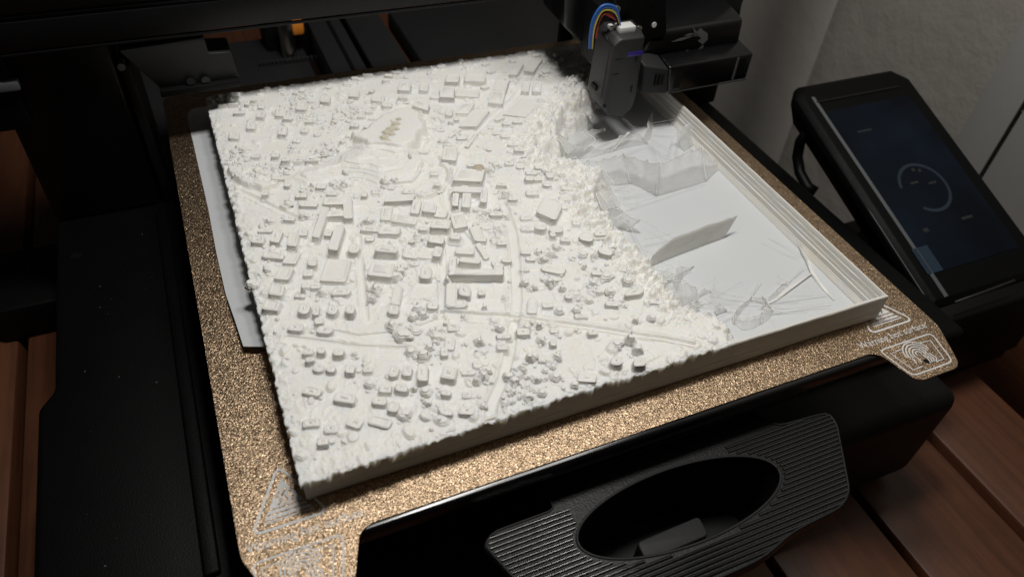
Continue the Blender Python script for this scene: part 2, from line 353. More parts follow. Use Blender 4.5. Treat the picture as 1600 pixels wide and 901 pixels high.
def ray_poly(poly, c, a):
    d = (math.cos(a), math.sin(a)); best = None
    for i in range(len(poly)):
        p, q2 = poly[i], poly[(i+1) % len(poly)]; ex, ey = q2[0]-p[0], q2[1]-p[1]
        den = d[0]*ey-d[1]*ex
        if abs(den) < 1e-9: continue
        t = ((p[0]-c[0])*ey-(p[1]-c[1])*ex)/den; s_ = ((p[0]-c[0])*d[1]-(p[1]-c[1])*d[0])/den
        if t > 0 and -1e-6 <= s_ <= 1+1e-6 and (best is None or t > best): best = t
    return (c[0]+d[0]*best, c[1]+d[1]*best)
n = 144; out_r = []; in_r = []
for k in range(n):
    a = 2*math.pi*k/n; e = (ecx+ea*math.cos(a), ecy+eb_*math.sin(a))
    ang = math.atan2(e[1]-ecy, e[0]-ecx); out_r.append(ray_poly(orr, (ecx, ecy), ang)); in_r.append(e)
def rng_at(r, z, s=1.0): return [((p[0]-ecx)*s+ecx, (p[1]-ecy)*s+ecy, z) for p in r]
fl = MB().loops([rng_at(in_r, FZ-0.5), rng_at(in_r, FZ-0.05), rng_at(in_r, FZ, 1.015), rng_at(out_r, FZ, 0.992), rng_at(out_r, FZ-0.06), rng_at(out_r, FZ-0.5), rng_at(in_r, FZ-0.5)], False, False)
sub(fl, 'tray_flange', M['tray'])
cup = MB().loops([rng_at(in_r, FZ-0.02, 0.999), rng_at(in_r, FZ-2.5, 0.93), rng_at(in_r, FZ-2.9, 0.85)], False, True)
sub(cup, 'oval_cup', M['black2'], smooth=False)
def inside(poly, x, y):
    r = False
    for i in range(len(poly)):
        a, b_ = poly[i], poly[i-1]
        if (a[1] > y) != (b_[1] > y) and x < (b_[0]-a[0])*(y-a[1])/(b_[1]-a[1])+a[0]: r = not r
    return r
def inset_ok(x, y, mg=0.12):
    if ((x-ecx)/(ea+mg))**2+((y-ecy)/(eb_+mg))**2 < 1: return False
    return all(inside(orr, x+dx, y+dy) for dx, dy in ((mg, 0), (-mg, 0), (0, mg*0.5), (0, -mg*0.5)))
ytop = outl[1][1]-0.02; y = ytop; row = 0
while y > -16.2:
    xs = np.arange(lx-1, rx+6, 0.03); run = []
    for x in list(xs)+[99]:
        ok = x < 90 and inset_ok(x, y) and not (outl[2][0]+0.4 < x < outl[5][0]-2.2 and y > ecy+eb_*0.45)
        if ok: run.append(x)
        elif run:
            if len(run) > 24:
                a0, a1 = run[0], run[-1]; ring = []
                for x_, sc in ((a0, 1), (a1, 1)):
                    ring.append([(x_, y+0.055*sc*math.cos(t), FZ-0.005+0.06*sc*math.sin(t)) for t in np.linspace(0, math.pi, 7)])
                sub(MB().loops([list(map(tuple, r_)) for r_ in ring], True, True), 'rib', M['rib'], smooth=True).data.set_sharp_from_angle(angle=math.radians(50))
            run = []
    y -= 0.145; row += 1
sub(MB().tube([(p[0], p[1], FZ+0.012) for p in rng_at(out_r, FZ, 0.985)]+[(out_r[0][0]*0.985+ecx*0.015, out_r[0][1]*0.985+ecy*0.015, FZ+0.012)], 0.035, 6), 'rim_highlight', M['dgrey'], smooth=True)  # paler bead round the flange: its slightly lit outline put into colour
sub(MB().tube([(p[0], p[1], FZ+0.005) for p in in_r]+[(*in_r[0], FZ+0.005)], 0.045, 6), 'oval_rim', M['dgrey'], smooth=True)
# small thumb block inside the oval
a, b_ = fz(1000, 862, FZ-1.0), fz(1100, 828, FZ-1.0)
tb = MB().prism(rounded([(a[0], a[1]-0.35), (b_[0]+0.05, a[1]-0.30), (b_[0]+0.1, a[1]+0.35), (a[0]+0.05, a[1]+0.3)], 0.15), FZ-2.6, FZ-0.95)
sub(tb, 'thumb_block', M['dgrey'], bevel=0.12, seg=3)
MBx = MB().box(ecx-3.0, ecx+3.0, -11.5, -10.0, -4.6, FZ-0.52); sub(MBx, 'tray_arm', M['black2'])

# ------------------------------------------------------------------ gold build plate with its printed warnings
plate = empty('build_plate', (0, 0, 0))
tag(plate, 'gold textured steel build plate with two printed front tabs on the black bed', 'build plate')
pl = [(-11.75, 11.75), (-11.75, -11.5), (-11.1, -13.05), (-10.85, -13.2), (-9.5, -13.2), (-9.25, -13.0), (-8.85, -11.86), (-8.5, -11.70),
      (8.5, -11.70), (8.8, -11.9), (9.1, -13.05), (9.35, -13.2), (10.85, -13.2), (11.12, -13.0), (11.75, -11.5), (11.75, 11.75)]
pl = rounded(pl, [0.5, 0.2, 0.12, 0.12, 0.12, 0.12, 0.18, 0.2, 0.2, 0.18, 0.12, 0.12, 0.12, 0.12, 0.2, 0.5], 4)
MB().prism(pl, -0.025, 0.03).build('steel_sheet', M['gold'], plate)
IZ = 0.036
def ribbon(mb, pts, w, closed=False):
    pts = [Vector((p[0], p[1], 0)) for p in pts]; n = len(pts); L, Rr = [], []
    for i, p in enumerate(pts):
        a = pts[(i-1) % n] if (closed or i > 0) else p; c = pts[(i+1) % n] if (closed or i < n-1) else p
        t = (c-a).normalized(); nn = Vector((-t.y, t.x, 0)); L.append(p+nn*w/2); Rr.append(p-nn*w/2)
    vs = [(v.x, v.y, IZ) for v in L+Rr]; m_ = n if closed else n-1
    mb.add(vs, [(n+i, n+(i+1) % n, (i+1) % n, i) for i in range(m_)])
def arc(cx, cy, rx, ry, a0, a1, k=16): return [(cx+rx*math.cos(math.radians(a0+(a1-a0)*i/k)), cy+ry*math.sin(math.radians(a0+(a1-a0)*i/k))) for i in range(k+1)]
for cx in (-10.42, 10.12):
    hs = MB(); top = -9.15
    ribbon(hs, rounded([(cx-0.98, -10.98), (cx+0.98, -10.98), (cx, top)], 0.3, 6), 0.07, True)
    # solid triangle cut by three heat waves and two base lines: built as horizontal slices between them
    ax, ay = cx, top-0.42; hw = 0.66; by = -10.78
    def half(yy): return hw*(ay-yy)/(ay-by)
    nrow = 26
    for r_ in range(nrow):
        y0 = ay+(by-ay)*(r_+0.02)/nrow; y1 = ay+(by-ay)*(r_+1)/nrow; ym = (y0+y1)/2; f = (r_+0.5)/nrow
        segs = [(-1, 1)]
        if f > 0.66 and (r_ % 3 == 0): continue
        if 0.26 < f < 0.64:
            cuts = [o+0.05*math.sin(f*26) for o in (-0.16, 0.0, 0.16)]; xs = [-9]+[c_ for c_ in cuts]+[9]; segs = None
            for i in range(4):
                xa = max(xs[i]+0.035, -half(ym)); xb_ = min(xs[i+1]-0.035, half(ym))
                if xb_ > xa+0.01: hs.add([(cx+xa, y1, IZ), (cx+xb_, y1, IZ), (cx+xb_, y0, IZ), (cx+xa, y0, IZ)], [(0, 1, 2, 3)])
        if segs: hs.add([(cx-half(y1), y1, IZ), (cx+half(y1), y1, IZ), (cx+half(y0), y0, IZ), (cx-half(y0), y0, IZ)], [(0, 1, 2, 3)])
    hs.build('hot_surface_symbol', M['ink'], plate)
    fp = MB(); c2 = cx-0.05 if cx > 0 else cx+0.02
    ribbon(fp, rounded([(c2-0.92, -12.95), (c2+0.86, -12.95), (c2+1.16, -11.70), (c2-1.2, -11.70)] if cx > 0 else [(c2-0.92, -12.95), (c2+0.86, -12.95), (c2+1.16, -11.74), (c2-1.14, -11.74)], 0.22, 5), 0.05, True)
    ribbon(fp, [(c2-0.30, -12.75), (c2-0.72, -12.75), (c2-0.92, -11.95), (c2-0.45, -11.92)], 0.04)
    ribbon(fp, [(c2+0.30, -12.75), (c2+0.66, -12.75), (c2+0.86, -11.95), (c2+0.42, -11.92)], 0.04)
    for k in range(5):
        r_ = 0.10+0.105*k
        ribbon(fp, arc(c2, -12.28, r_, r_*1.0, -25+8*k, 205-6*k, 18), 0.045)
        if k < 4: ribbon(fp, [(c2+r_*0.9, -12.36), (c2+r_*0.98+0.04, -12.55-0.03*k), (c2+r_*0.8, -12.72)], 0.045)
        if k in (1, 3): ribbon(fp, [(c2-r_*0.9, -12.36), (c2-r_*0.95, -12.6)], 0.045)
    fp.build('fingerprint_symbol', M['ink'], plate)
    cu = bpy.data.curves.new('warning_text', 'FONT'); cu.body = 'Warning hot surface'; cu.size = 0.40*S; cu.align_x = 'CENTER'; cu.fill_mode = 'FRONT'; cu.resolution_u = 3
    to = bpy.data.objects.new('t', cu); col.objects.link(to); bpy.context.view_layer.update()
    me = bpy.data.meshes.new_from_object(to.evaluated_get(bpy.context.evaluated_depsgraph_get())); bpy.data.objects.remove(to)
    wdt = max(v.co.x for v in me.vertices)-min(v.co.x for v in me.vertices); k = 2.98*S/wdt
    for v in me.vertices: v.co = Vector((v.co.x*k+((9.83 if cx > 0 else -10.1))*S, v.co.y*k*1.05-11.44*S, IZ*S))
    me.name = 'warning_text'; o = link('warning_text', me, M['ink'], plate)
hp = onz(1447, 565, 0); MB().cyl((hp[0], hp[1], 0.034), (0, 0, 1), 0.10, 0.006, 24).build('tab_hole', M['black2'], plate)

# ------------------------------------------------------------------ the printed city
TOP = 1.2
X0, X1, Y0, Y1 = -9.93, 9.82, -10.5, 9.15
city = empty('city_print', (0, 0, 0.03))
tag(city, 'white printed relief model of a city, its right side failed and stringy', 'city model')
def T(u, v, z=TOP): p = onz(u, v, z); return (p[0], p[1])
NX, NY = 740, 740
gx = np.linspace(X0, X1, NX); gy = np.linspace(Y0, Y1, NY); GX, GY = np.meshgrid(gx, gy)
def vnoise(x, y, seed):
    r = np.random.default_rng(seed).random((257, 257)); xi = np.floor(x).astype(int); yi = np.floor(y).astype(int)
    fx = x-xi; fy = y-yi; fx = fx*fx*(3-2*fx); fy = fy*fy*(3-2*fy); xi &= 255; yi &= 255
    a = r[yi, xi]; b_ = r[yi, xi+1]; c = r[yi+1, xi]; d = r[yi+1, xi+1]
    return (a*(1-fx)+b_*fx)*(1-fy)+(c*(1-fx)+d*fx)*fy
def fbm(x, y, f, seed, o=4, g=0.5):
    s_ = 0; a = 1; t = 0
    for k in range(o): s_ = s_+a*vnoise(x*f+17.3*k+60, y*f+9.1*k+60, seed+k); t += a; a *= g; f *= 2.03
    return s_/t
def sdf(poly, x, y):
    d = np.full(x.shape, 1e9); ins = np.zeros(x.shape, bool); n_ = len(poly)
    for i in range(n_):
        ax, ay = poly[i]; bx, by = poly[i-1]; ex, ey = bx-ax, by-ay
        t = np.clip(((x-ax)*ex+(y-ay)*ey)/(ex*ex+ey*ey+1e-12), 0, 1)
        d = np.minimum(d, np.hypot(x-ax-t*ex, y-ay-t*ey))
        if ay != by:
            c = ((ay > y) != (by > y)) & (x < (bx-ax)*(y-ay)/(by-ay)+ax); ins ^= c
    return np.where(ins, d, -d)
def pdist(pts, x, y):
    d = np.full(x.shape, 1e9)
    for (ax, ay), (bx, by) in zip(pts[:-1], pts[1:]):
        ex, ey = bx-ax, by-ay; t = np.clip(((x-ax)*ex+(y-ay)*ey)/(ex*ex+ey*ey+1e-12), 0, 1)
        d = np.minimum(d, np.hypot(x-ax-t*ex, y-ay-t*ey))
    return d
def sm(a, b_, x): t = np.clip((x-a)/(b_-a), 0, 1); return t*t*(3-2*t)
wx = fbm(GX, GY, 0.9, 900, 3)-0.5; wy = fbm(GX, GY, 0.9, 950, 3)-0.5
PX, PY = GX+wx*0.5, GY+wy*0.5
H = TOP+0.10*(fbm(GX, GY, 0.5, 1, 3)-0.5)
calm = np.ones_like(H)                                  # 1 = rough ground, 0 = smooth road or field
roads = [([(787,322),(800,360),(805,400),(808,470),(803,500)], 0.17), ([(803,505),(797,545),(786,592),(768,632),(762,668)], 0.16),
         ([(690,240),(700,262),(694,292),(702,330),(716,358),(735,380)], 0.13), ([(495,515),(560,528),(640,520),(690,500)], 0.14),
         ([(690,380),(693,430),(688,492)], 0.12), ([(450,530),(560,545),(640,548)], 0.16), ([(375,300),(470,345),(500,345)], 0.10),
         ([(560,370),(566,440),(572,500)], 0.10), ([(700,250),(760,190),(830,130),(860,95)], 0.13)]
for pts, wd in roads:
    d = pdist([T(*p) for p in pts], GX, GY); calm *= sm(wd*0.7, wd*1.6, d)
    H -= 0.05*(1-sm(wd*0.8, wd*1.25, d)); H += 0.035*np.exp(-((d-wd*1.25)/0.06)**2)
fields = [[(640,465),(682,466),(684,442),(648,442)], [(590,530),(632,530),(640,565),(590,562)], [(780,180),(825,182),(850,130),(815,128)],
          [(400,240),(450,232),(455,218),(410,222)], [(740,470),(790,470),(790,485),(745,485)], [(480,395),(545,400),(545,440),(500,440)],
          [(700,500),(770,505),(760,515),(702,512)], [(820,455),(860,450),(870,470),(840,475)]]
for f in fields:
    d = sdf([T(*p) for p in f], GX, GY); calm *= 1-sm(-0.12, 0.1, d); H -= 0.025*sm(-0.03, 0.05, d)
# hill with its flat summit
hill = [(505,250),(555,214),(588,178),(625,163),(655,172),(674,205),(668,240),(676,258),(640,292),(590,296),(540,288),(480,300),(430,285),(470,262)]
dh = sdf([T(*p) for p in hill], PX, PY)
hh = 0.42*sm(-0.05, 1.5, dh)+0.12*(fbm(PX, PY, 0.8, 30, 3)-0.5)*sm(-0.2, 0.5, dh)
hh = np.where(dh > -0.3, 0.55*hh+0.45*(np.floor(hh/0.09)*0.09+0.09*sm(0.6, 1.0, (hh/0.09) % 1)), hh); H += np.maximum(hh, 0)*sm(-0.25, 0.05, dh)
summit = [(538,216),(560,206),(592,180),(640,166),(668,182),(672,205),(655,228),(612,238),(575,232)]
ds = sdf([T(*p, 1.5) for p in summit], PX, PY); H = np.where(ds > 0, H*(1-sm(0, 0.35, ds))+(TOP+0.46)*sm(0, 0.35, ds), H)
calm *= 1-0.85*sm(0.0, 0.3, ds); calm *= 1-0.7*sm(0, 0.5, dh)
H += 0.10*np.exp(-(np.minimum(ds, 0)+0.08)**2/0.01)*(ds > -0.4)
# curved embankments
for pts, wd, hgt in (([(366,268),(373,282),(392,294),(412,298),(428,293)], 0.22, 0.20), ([(690,250),(698,268),(690,293),(662,306),(640,304)], 0.18, 0.16),
                     ([(697,432),(700,480)], 0.05, 0.04), ([(655,262),(640,285),(610,290)], 0.10, 0.14), ([(440,262),(478,252),(520,243),(548,228),(566,214)], 0.13, 0.15), ([(540,218),(556,228),(580,238),(620,242)], 0.09, 0.10)):
    d = pdist([T(*p) for p in pts], PX, PY); H += hgt*(1-sm(wd*0.35, wd, d))
# raised rail line
rl = [T(*p) for p in ((690,486),(745,490),(800,492),(850,500),(910,508),(980,519),(1040,528),(1085,537))]
d = pdist(rl, GX, GY); H += 0.11*(1-sm(0.03, 0.07, d))+0.06*(1-sm(0.02, 0.05, np.abs(d-0.16)))*(GX > rl[2][0]); calm *= 1-0.6*(1-sm(0.1, 0.3, d))
# random small heaps and melted drips
heap = np.zeros_like(H)
for k in range(1000):
    x, y_ = rng.uniform(X0, X1), rng.uniform(Y0, Y1); r_ = rng.uniform(0.06, 0.24); h_ = r_*rng.uniform(0.25, 0.55)
    i0, i1 = np.searchsorted(gx, [x-r_, x+r_]); j0, j1 = np.searchsorted(gy, [y_-r_, y_+r_])
    if i1 <= i0 or j1 <= j0: continue
    a = rng.uniform(0, 3.14); dx, dy = GX[j0:j1, i0:i1]-x, GY[j0:j1, i0:i1]-y_
    u_, v_ = dx*math.cos(a)+dy*math.sin(a), (-dx*math.sin(a)+dy*math.cos(a))*rng.uniform(1, 1.8)
    rr = np.hypot(u_, v_)/r_; heap[j0:j1, i0:i1] = np.maximum(heap[j0:j1, i0:i1], h_*(1-sm(0.55, 1.0, rr)))
rough = (fbm(PX, PY, 2.4, 200, 4)-0.5)*0.16+(fbm(GX, GY, 9, 300, 3)-0.5)*0.06
rid = 1-np.abs(fbm(PX*1.0, PY*1.0, 1.7, 400, 4)*2-1); rough += 0.09*sm(0.86, 1.0, rid)
terr = np.round(rough/0.035)*0.035*0.6+rough*0.4
H += calm*(heap*1.0+0.45*terr*(0.8-0.45*sm(1.5, 4.5, GY)*(1-sm(1, 4, GX))-0.3*(1-sm(-8.5, -5, GX+0.3*GY))))+0.008*(fbm(GX, GY, 16, 333, 2)-0.5)
# the failed edge: crust that drops raggedly to the bare floor
edge = [(1140,512),(1128,500),(1098,490),(1068,478),(1046,452),(1022,432),(1005,408),(985,380),(958,352),(930,330),(925,300),(930,270),(905,255),(868,252),(838,240),(832,222),(850,200),(872,178),(900,165),(922,130),(960,100),(975,60),
        (700,20),(200,100),(200,300),(440,900),(1135,600)]
de = sdf([T(*p) for p in edge], GX+wx*0.9, GY+wy*0.9)
de = de+0.35*(fbm(GX, GY, 1.6, 500, 4)-0.5)+0.16*(fbm(GX, GY, 5, 520, 3)-0.5)
crust = sm(-0.2, 0.1, de)*(1-sm(0.5, 1.5, de))*sm(-9.6, -8.6, GY)
fold = 0.6*(1-np.abs(fbm(PX*0.9+PY*0.6, PY*1.9-PX*1.0, 2.0, 610, 4)*2-1))+0.4*fbm(GX, GY, 4.5, 615, 3); fold = 0.5*np.round(fold/0.07)*0.07+0.5*fold
H += crust*((fold-0.62)*0.85+0.08*(fbm(GX, GY, 7, 640, 3)-0.5))
FL = 0.16
drop = sm(-0.62, 0.22, de+0.45*(np.round(fbm(GX, GY, 2.6, 700, 4)*6)/6-0.5)+0.12)
H = FL+(H-FL)*drop-0.06*(drop < 0.02)
mgr = np.minimum(np.minimum(GX-X0, X1-GX), np.minimum(GY-Y0, Y1-GY))
H += (1-sm(0.0, 0.5, mgr))*drop*(0.12*(fbm(GX, GY, 6, 810, 3)-0.5)-0.03)      # rough crust along the edges
def hat(x, y_):
    i = int(np.clip((x-X0)/(X1-X0)*(NX-1), 0, NX-1)); j = int(np.clip((y_-Y0)/(Y1-Y0)*(NY-1), 0, NY-1)); return H[j, i]
def dat(A, x, y_):
    i = int(np.clip((x-X0)/(X1-X0)*(NX-1), 0, NX-1)); j = int(np.clip((y_-Y0)/(Y1-Y0)*(NY-1), 0, NY-1)); return A[j, i]
# mesh: the rim overhangs a little and is ragged
OX, OY = GX.copy(), GY.copy()
lx_ = (fbm(GX*0+3, GY, 7, 830, 3)-0.35)*0.16; fy_ = (fbm(GX, GY*0+5, 7, 840, 3)-0.35)*0.16
OX -= (1-sm(0, 0.3, GX-X0))*np.clip(lx_, -0.03, 0.05)
OY -= (1-sm(0, 0.45, GY-Y0))*(np.maximum(fy_, -0.02)*(1-sm(0.5, 3.5, GX))+0.17*(1-sm(-10.0, -0.5, GX))**1.2)
V = np.stack([OX, OY, H], -1).reshape(-1, 3)
keep = (drop > 0.012)
idx = np.arange(NX*NY).reshape(NY, NX)
qk = keep[:-1, :-1] | keep[1:, :-1] | keep[:-1, 1:] | keep[1:, 1:]
Q = np.stack([idx[:-1, :-1], idx[:-1, 1:], idx[1:, 1:], idx[1:, :-1]], -1)[qk]
# skirt under left, front and back rim
def strip(ids, zdrop):
    global V, Q
    low = V[ids].copy(); low[:, 2] = low[:, 2]-zdrop; n0 = len(V); V = np.vstack([V, low]); k = np.arange(len(ids)-1)
    Q = np.vstack([Q, np.stack([ids[:-1], n0+k, n0+k+1, ids[1:]], -1)])
ln_ = fbm(GX[0, :], GX[0, :]*0+3, 5, 860, 4)
strip(idx[::-1, 0], 0.22*1.0); strip(idx[0, :][keep[0, :]], (0.06+0.9*np.clip(ln_-0.38, 0, 0.3)*(1-sm(2, 5, GX[0, :])))[keep[0, :]]); strip(idx[-1, ::-1][keep[-1, ::-1]], 0.3)
used = np.unique(Q); rem = np.full(len(V), -1); rem[used] = np.arange(len(used)); V = V[used]; Q = rem[Q]
me = bpy.data.meshes.new('city_relief'); me.vertices.add(len(V)); me.vertices.foreach_set('co', (V*S).astype(np.float32).ravel())
me.loops.add(Q.size); me.loops.foreach_set('vertex_index', Q.astype(np.int32).ravel()); me.polygons.add(len(Q))
me.polygons.foreach_set('loop_start', np.arange(0, Q.size, 4, dtype=np.int32)); me.update(calc_edges=True); me.validate(); me.shade_smooth()
CINV = Matrix.Translation(-city.location)
def cpart(o): return attach(o, city)
cpart(link('city_relief', me, M['pla']))

# floor slab and side walls
cpart(MB().box(X0+0.05, X1-0.05, Y0+0.05, Y1-0.05, 0.035, FL).build('floor_slab', M['floor']))
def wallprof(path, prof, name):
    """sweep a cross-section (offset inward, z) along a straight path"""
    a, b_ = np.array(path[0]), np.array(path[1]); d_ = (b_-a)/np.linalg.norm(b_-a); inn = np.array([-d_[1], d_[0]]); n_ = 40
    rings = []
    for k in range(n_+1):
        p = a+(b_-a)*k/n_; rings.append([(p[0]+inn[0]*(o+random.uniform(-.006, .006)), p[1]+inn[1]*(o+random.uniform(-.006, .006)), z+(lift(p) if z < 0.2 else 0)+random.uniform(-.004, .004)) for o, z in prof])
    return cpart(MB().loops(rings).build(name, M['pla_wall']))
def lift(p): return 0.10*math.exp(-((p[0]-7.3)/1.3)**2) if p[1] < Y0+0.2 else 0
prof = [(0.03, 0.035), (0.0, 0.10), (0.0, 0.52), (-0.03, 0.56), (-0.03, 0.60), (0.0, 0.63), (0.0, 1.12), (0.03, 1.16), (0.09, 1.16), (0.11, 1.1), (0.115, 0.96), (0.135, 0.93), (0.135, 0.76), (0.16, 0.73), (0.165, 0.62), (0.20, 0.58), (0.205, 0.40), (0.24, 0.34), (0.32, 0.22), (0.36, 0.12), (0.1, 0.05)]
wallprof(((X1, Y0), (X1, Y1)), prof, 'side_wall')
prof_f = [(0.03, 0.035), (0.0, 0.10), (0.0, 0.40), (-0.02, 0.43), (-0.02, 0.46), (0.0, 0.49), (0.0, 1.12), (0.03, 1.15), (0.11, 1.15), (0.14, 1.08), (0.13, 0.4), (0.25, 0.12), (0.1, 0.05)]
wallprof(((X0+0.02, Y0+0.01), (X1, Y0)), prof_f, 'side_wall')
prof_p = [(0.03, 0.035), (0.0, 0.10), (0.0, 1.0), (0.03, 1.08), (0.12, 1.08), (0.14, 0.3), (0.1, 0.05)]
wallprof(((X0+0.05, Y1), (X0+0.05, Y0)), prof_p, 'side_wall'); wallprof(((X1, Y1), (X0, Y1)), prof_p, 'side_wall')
# corner slump on the floor by the right wall
sl = MB(); c0 = T(1262, 412, 0.4)
for pts, r_ in (([(1303,470,.15),(1285,449,.17),(1269,427,.22),(1262,407,.26),(1250,387,.20)], 0.07), ([(1268,427,.22),(1240,447,.21),(1212,468,.19),(1192,478,.18)], 0.06)):
    sl.tube([onz(u, v, z) for u, v, z in pts], [r_*0.7]+[r_]*(len(pts)-2)+[r_*0.5], 8)
cpart(sl.build('slumped_strip', M['pla2'], smooth=True))

# buildings: front-left, front-right and back-left roof corner in the photograph, height (cm), corner radius
BL = [(500,437,539,439,511,404,.16,.05),(574,428,612,432,580,408,.26,.08),(428,434,450,436,437,416,.18,.06),(419,458,440,461,424,441,.22,.08),(409,481,433,484,415,466,.2,.06),
 (465,488,481,489,469,473,.22,.12),(488,490,497,491,490,475,.2,.08),(510,488,524,490,514,475,.22,.1),(539,487,552,489,541,475,.26,.08),(449,514,472,516,452,504,.18,.14),
 (494,518,517,520,498,508,.2,.14),(460,463,475,464,461,458,.1,.08),(517,460,545,459,520,450,.16,.1),(495,550,506,551,496,541,.22,.1),(520,553,535,554,522,543,.22,.08),
 (481,413,494,414,482,400,.2,.12),(409,401,441,404,412,392,.14,.08),(441,410,461,411,450,394,.12,.04),(392,377,411,379,394,366,.2,.06),(421,376,435,378,428,358,.22,.06),
 (448,382,463,383,452,362,.26,.06),(487,368,499,370,503,322,.2,.05),(505,319,548,318,506,308,.22,.05),(537,340,551,340,536,312,.22,.08),(510,338,540,337,513,329,.22,.04),
 (512,388,527,390,524,351,.34,.05),(468,321,494,322,470,314,.14,.06),(543,393,559,394,547,380,.22,.14),(466,366,479,367,467,356,.12,.05),(600,315,645,312,604,305,.22,.06),
 (594,342,610,343,598,321,.14,.05),(612,345,648,350,616,334,.12,.08),(641,332,654,333,646,311,.16,.06),(660,329,680,331,662,316,.28,.05),(677,337,696,339,682,326,.14,.08),
 (672,354,701,356,676,341,.32,.07),(590,364,623,365,594,353,.2,.1),(563,359,592,361,566,351,.16,.08),(585,391,619,394,588,383,.32,.08),(629,400,651,403,633,388,.12,.08),
 (653,401,676,403,658,386,.06,.03),(676,398,688,400,680,384,.26,.06),(669,377,692,380,671,366,.26,.08),(708,281,752,283,714,263,.28,.05),(706,299,752,300,709,291,.26,.04),
 (721,322,734,323,724,298,.26,.05),(750,314,760,315,752,292,.26,.05),(706,320,716,321,708,296,.24,.05),(710,356,731,352,703,334,.24,.04),(742,375,760,376,733,354,.18,.06),
 (757,404,765,401,742,381,.14,.1),(712,395,740,396,713,386,.18,.05),(717,408,748,411,720,401,.26,.05),(701,429,785,429,703,420,.34,.04),(701,421,712,421,703,400,.30,.04),
 (772,421,785,421,773,411,.26,.04),(697,477,714,478,698,441,.22,.14),(717,459,734,462,718,443,.26,.08),(696,479,727,479,699,468,.2,.14),(640,466,682,467,648,442,.03,.03),
 (610,473,623,475,617,444,.26,.04),(606,487,620,490,609,474,.2,.08),(656,433,673,434,658,416,.26,.1),(695,543,709,545,697,525,.12,.06),(472,613,497,618,478,602,.14,.06),
 (521,624,553,629,525,611,.18,.06),(582,629,602,631,584,618,.18,.06),(605,640,621,642,609,626,.2,.08),(489,578,504,579,491,567,.14,.1),(510,579,522,580,511,570,.16,.1),
 (539,580,552,582,541,568,.22,.06),(541,662,560,668,548,650,.12,.05),(574,660,606,668,582,647,.08,.08),(607,586,620,587,611,570,.18,.08),(628,584,641,586,631,570,.2,.06),
 (618,608,635,611,619,598,.2,.06),(652,592,668,594,653,567,.28,.06),(689,588,710,591,694,570,.26,.05),(689,615,703,617,691,608,.16,.06),(690,646,708,648,684,634,.12,.1),
 (717,645,740,646,720,634,.14,.05),(954,568,971,569,956,556,.28,.1),(991,571,1008,570,992,559,.24,.08),(903,594,930,596,905,582,.1,.04),(845,421,880,428,850,410,.12,.12),
 (824,487,838,488,826,466,.14,.05),(976,462,1003,458,980,452,.22,.12),(434,209,447,210,436,196,.18,.05),(358,215,372,216,358,205,.16,.05),(520,185,537,186,521,178,.1,.08),
 (687,151,709,152,688,134,.28,.04),(696,127,716,127,698,116,.26,.04),(726,126,757,127,728,115,.24,.05),(712,149,747,151,714,138,.16,.06),(696,179,706,180,698,168,.16,.08),
 (712,176,732,176,722,160,.16,.06),(717,197,745,197,738,172,.18,.02),(763,160,785,162,768,141,.2,.05),(645,165,668,172,648,155,.22,.06),(580,156,598,158,582,146,.2,.06),
 (597,165,611,166,598,158,.18,.06),(690,248,712,250,694,228,.28,.05),(700,212,706,213,716,200,.1,.03),(786,178,822,182,818,152,.08,.03),(726,228,732,229,742,206,.1,.03),
 (838,330,868,343,850,306,.30,.12),(836,356,852,358,838,346,.24,.1),(858,361,878,362,860,352,.2,.12),(905,373,925,377,908,362,.2,.12),(935,393,955,399,938,384,.22,.12),
 (770,140,790,142,776,124,.22,.04),(795,116,808,117,806,98,.24,.04),(818,110,834,112,832,90,.22,.04),(815,142,826,143,818,126,.2,.06),(832,142,845,143,834,126,.2,.06),
 (400,182,412,183,402,172,.18,.05),(385,200,398,201,386,190,.16,.05),(430,180,445,181,432,168,.16,.05),(462,170,478,171,464,160,.18,.05),(500,158,514,159,502,148,.18,.05),
 (545,150,560,151,547,140,.18,.05),(622,140,640,141,624,128,.2,.05),(470,205,480,206,472,196,.14,.05),(655,140,668,141,657,128,.2,.05)]
FOOT = []
def building(A, B, C, D, z0, zt, r_):
    cx_ = sum(p[0] for p in (A, B, C, D))/4; cy_ = sum(p[1] for p in (A, B, C, D))/4
    base = rounded([A, B, C, D], r_*1.1+0.015, 5); nl = max(3, int((zt-z0)/0.05)); rings = []
    def ring(ins, z, jit=0.006):
        out = []
        for (x, y_) in base:
            d_ = math.hypot(x-cx_, y_-cy_)+1e-6; k = max(0.1, 1-ins/d_)
            out.append((cx_+(x-cx_)*k+random.uniform(-jit, jit), cy_+(y_-cy_)*k+random.uniform(-jit, jit), z+random.uniform(-jit, jit)*0.4))
        return out
    tp = random.uniform(0.03, 0.07)
    for k in range(nl):
        f = k/nl; z = z0+(zt-z0)*f; sk = -0.07*(1-f)**4-tp*(1-f)
        rings.append(ring(sk-0.012, z)); rings.append(ring(sk-0.012+tp*0.3/nl, z+(zt-z0)/nl*0.6)); rings.append(ring(sk+0.012, z+(zt-z0)/nl*0.85))
    rings += [ring(0.004, zt-0.02), ring(0.03, zt+0.002), ring(0.07, zt+0.004), ring(0.09, zt-0.010), ring(0.17, zt-0.006), ring(0.20, zt+random.choice((-0.006, 0.02)))]
    mb = MB().loops(rings, False, True)
    return cpart(mb.build('model_building', M['pla2'], smooth=True))
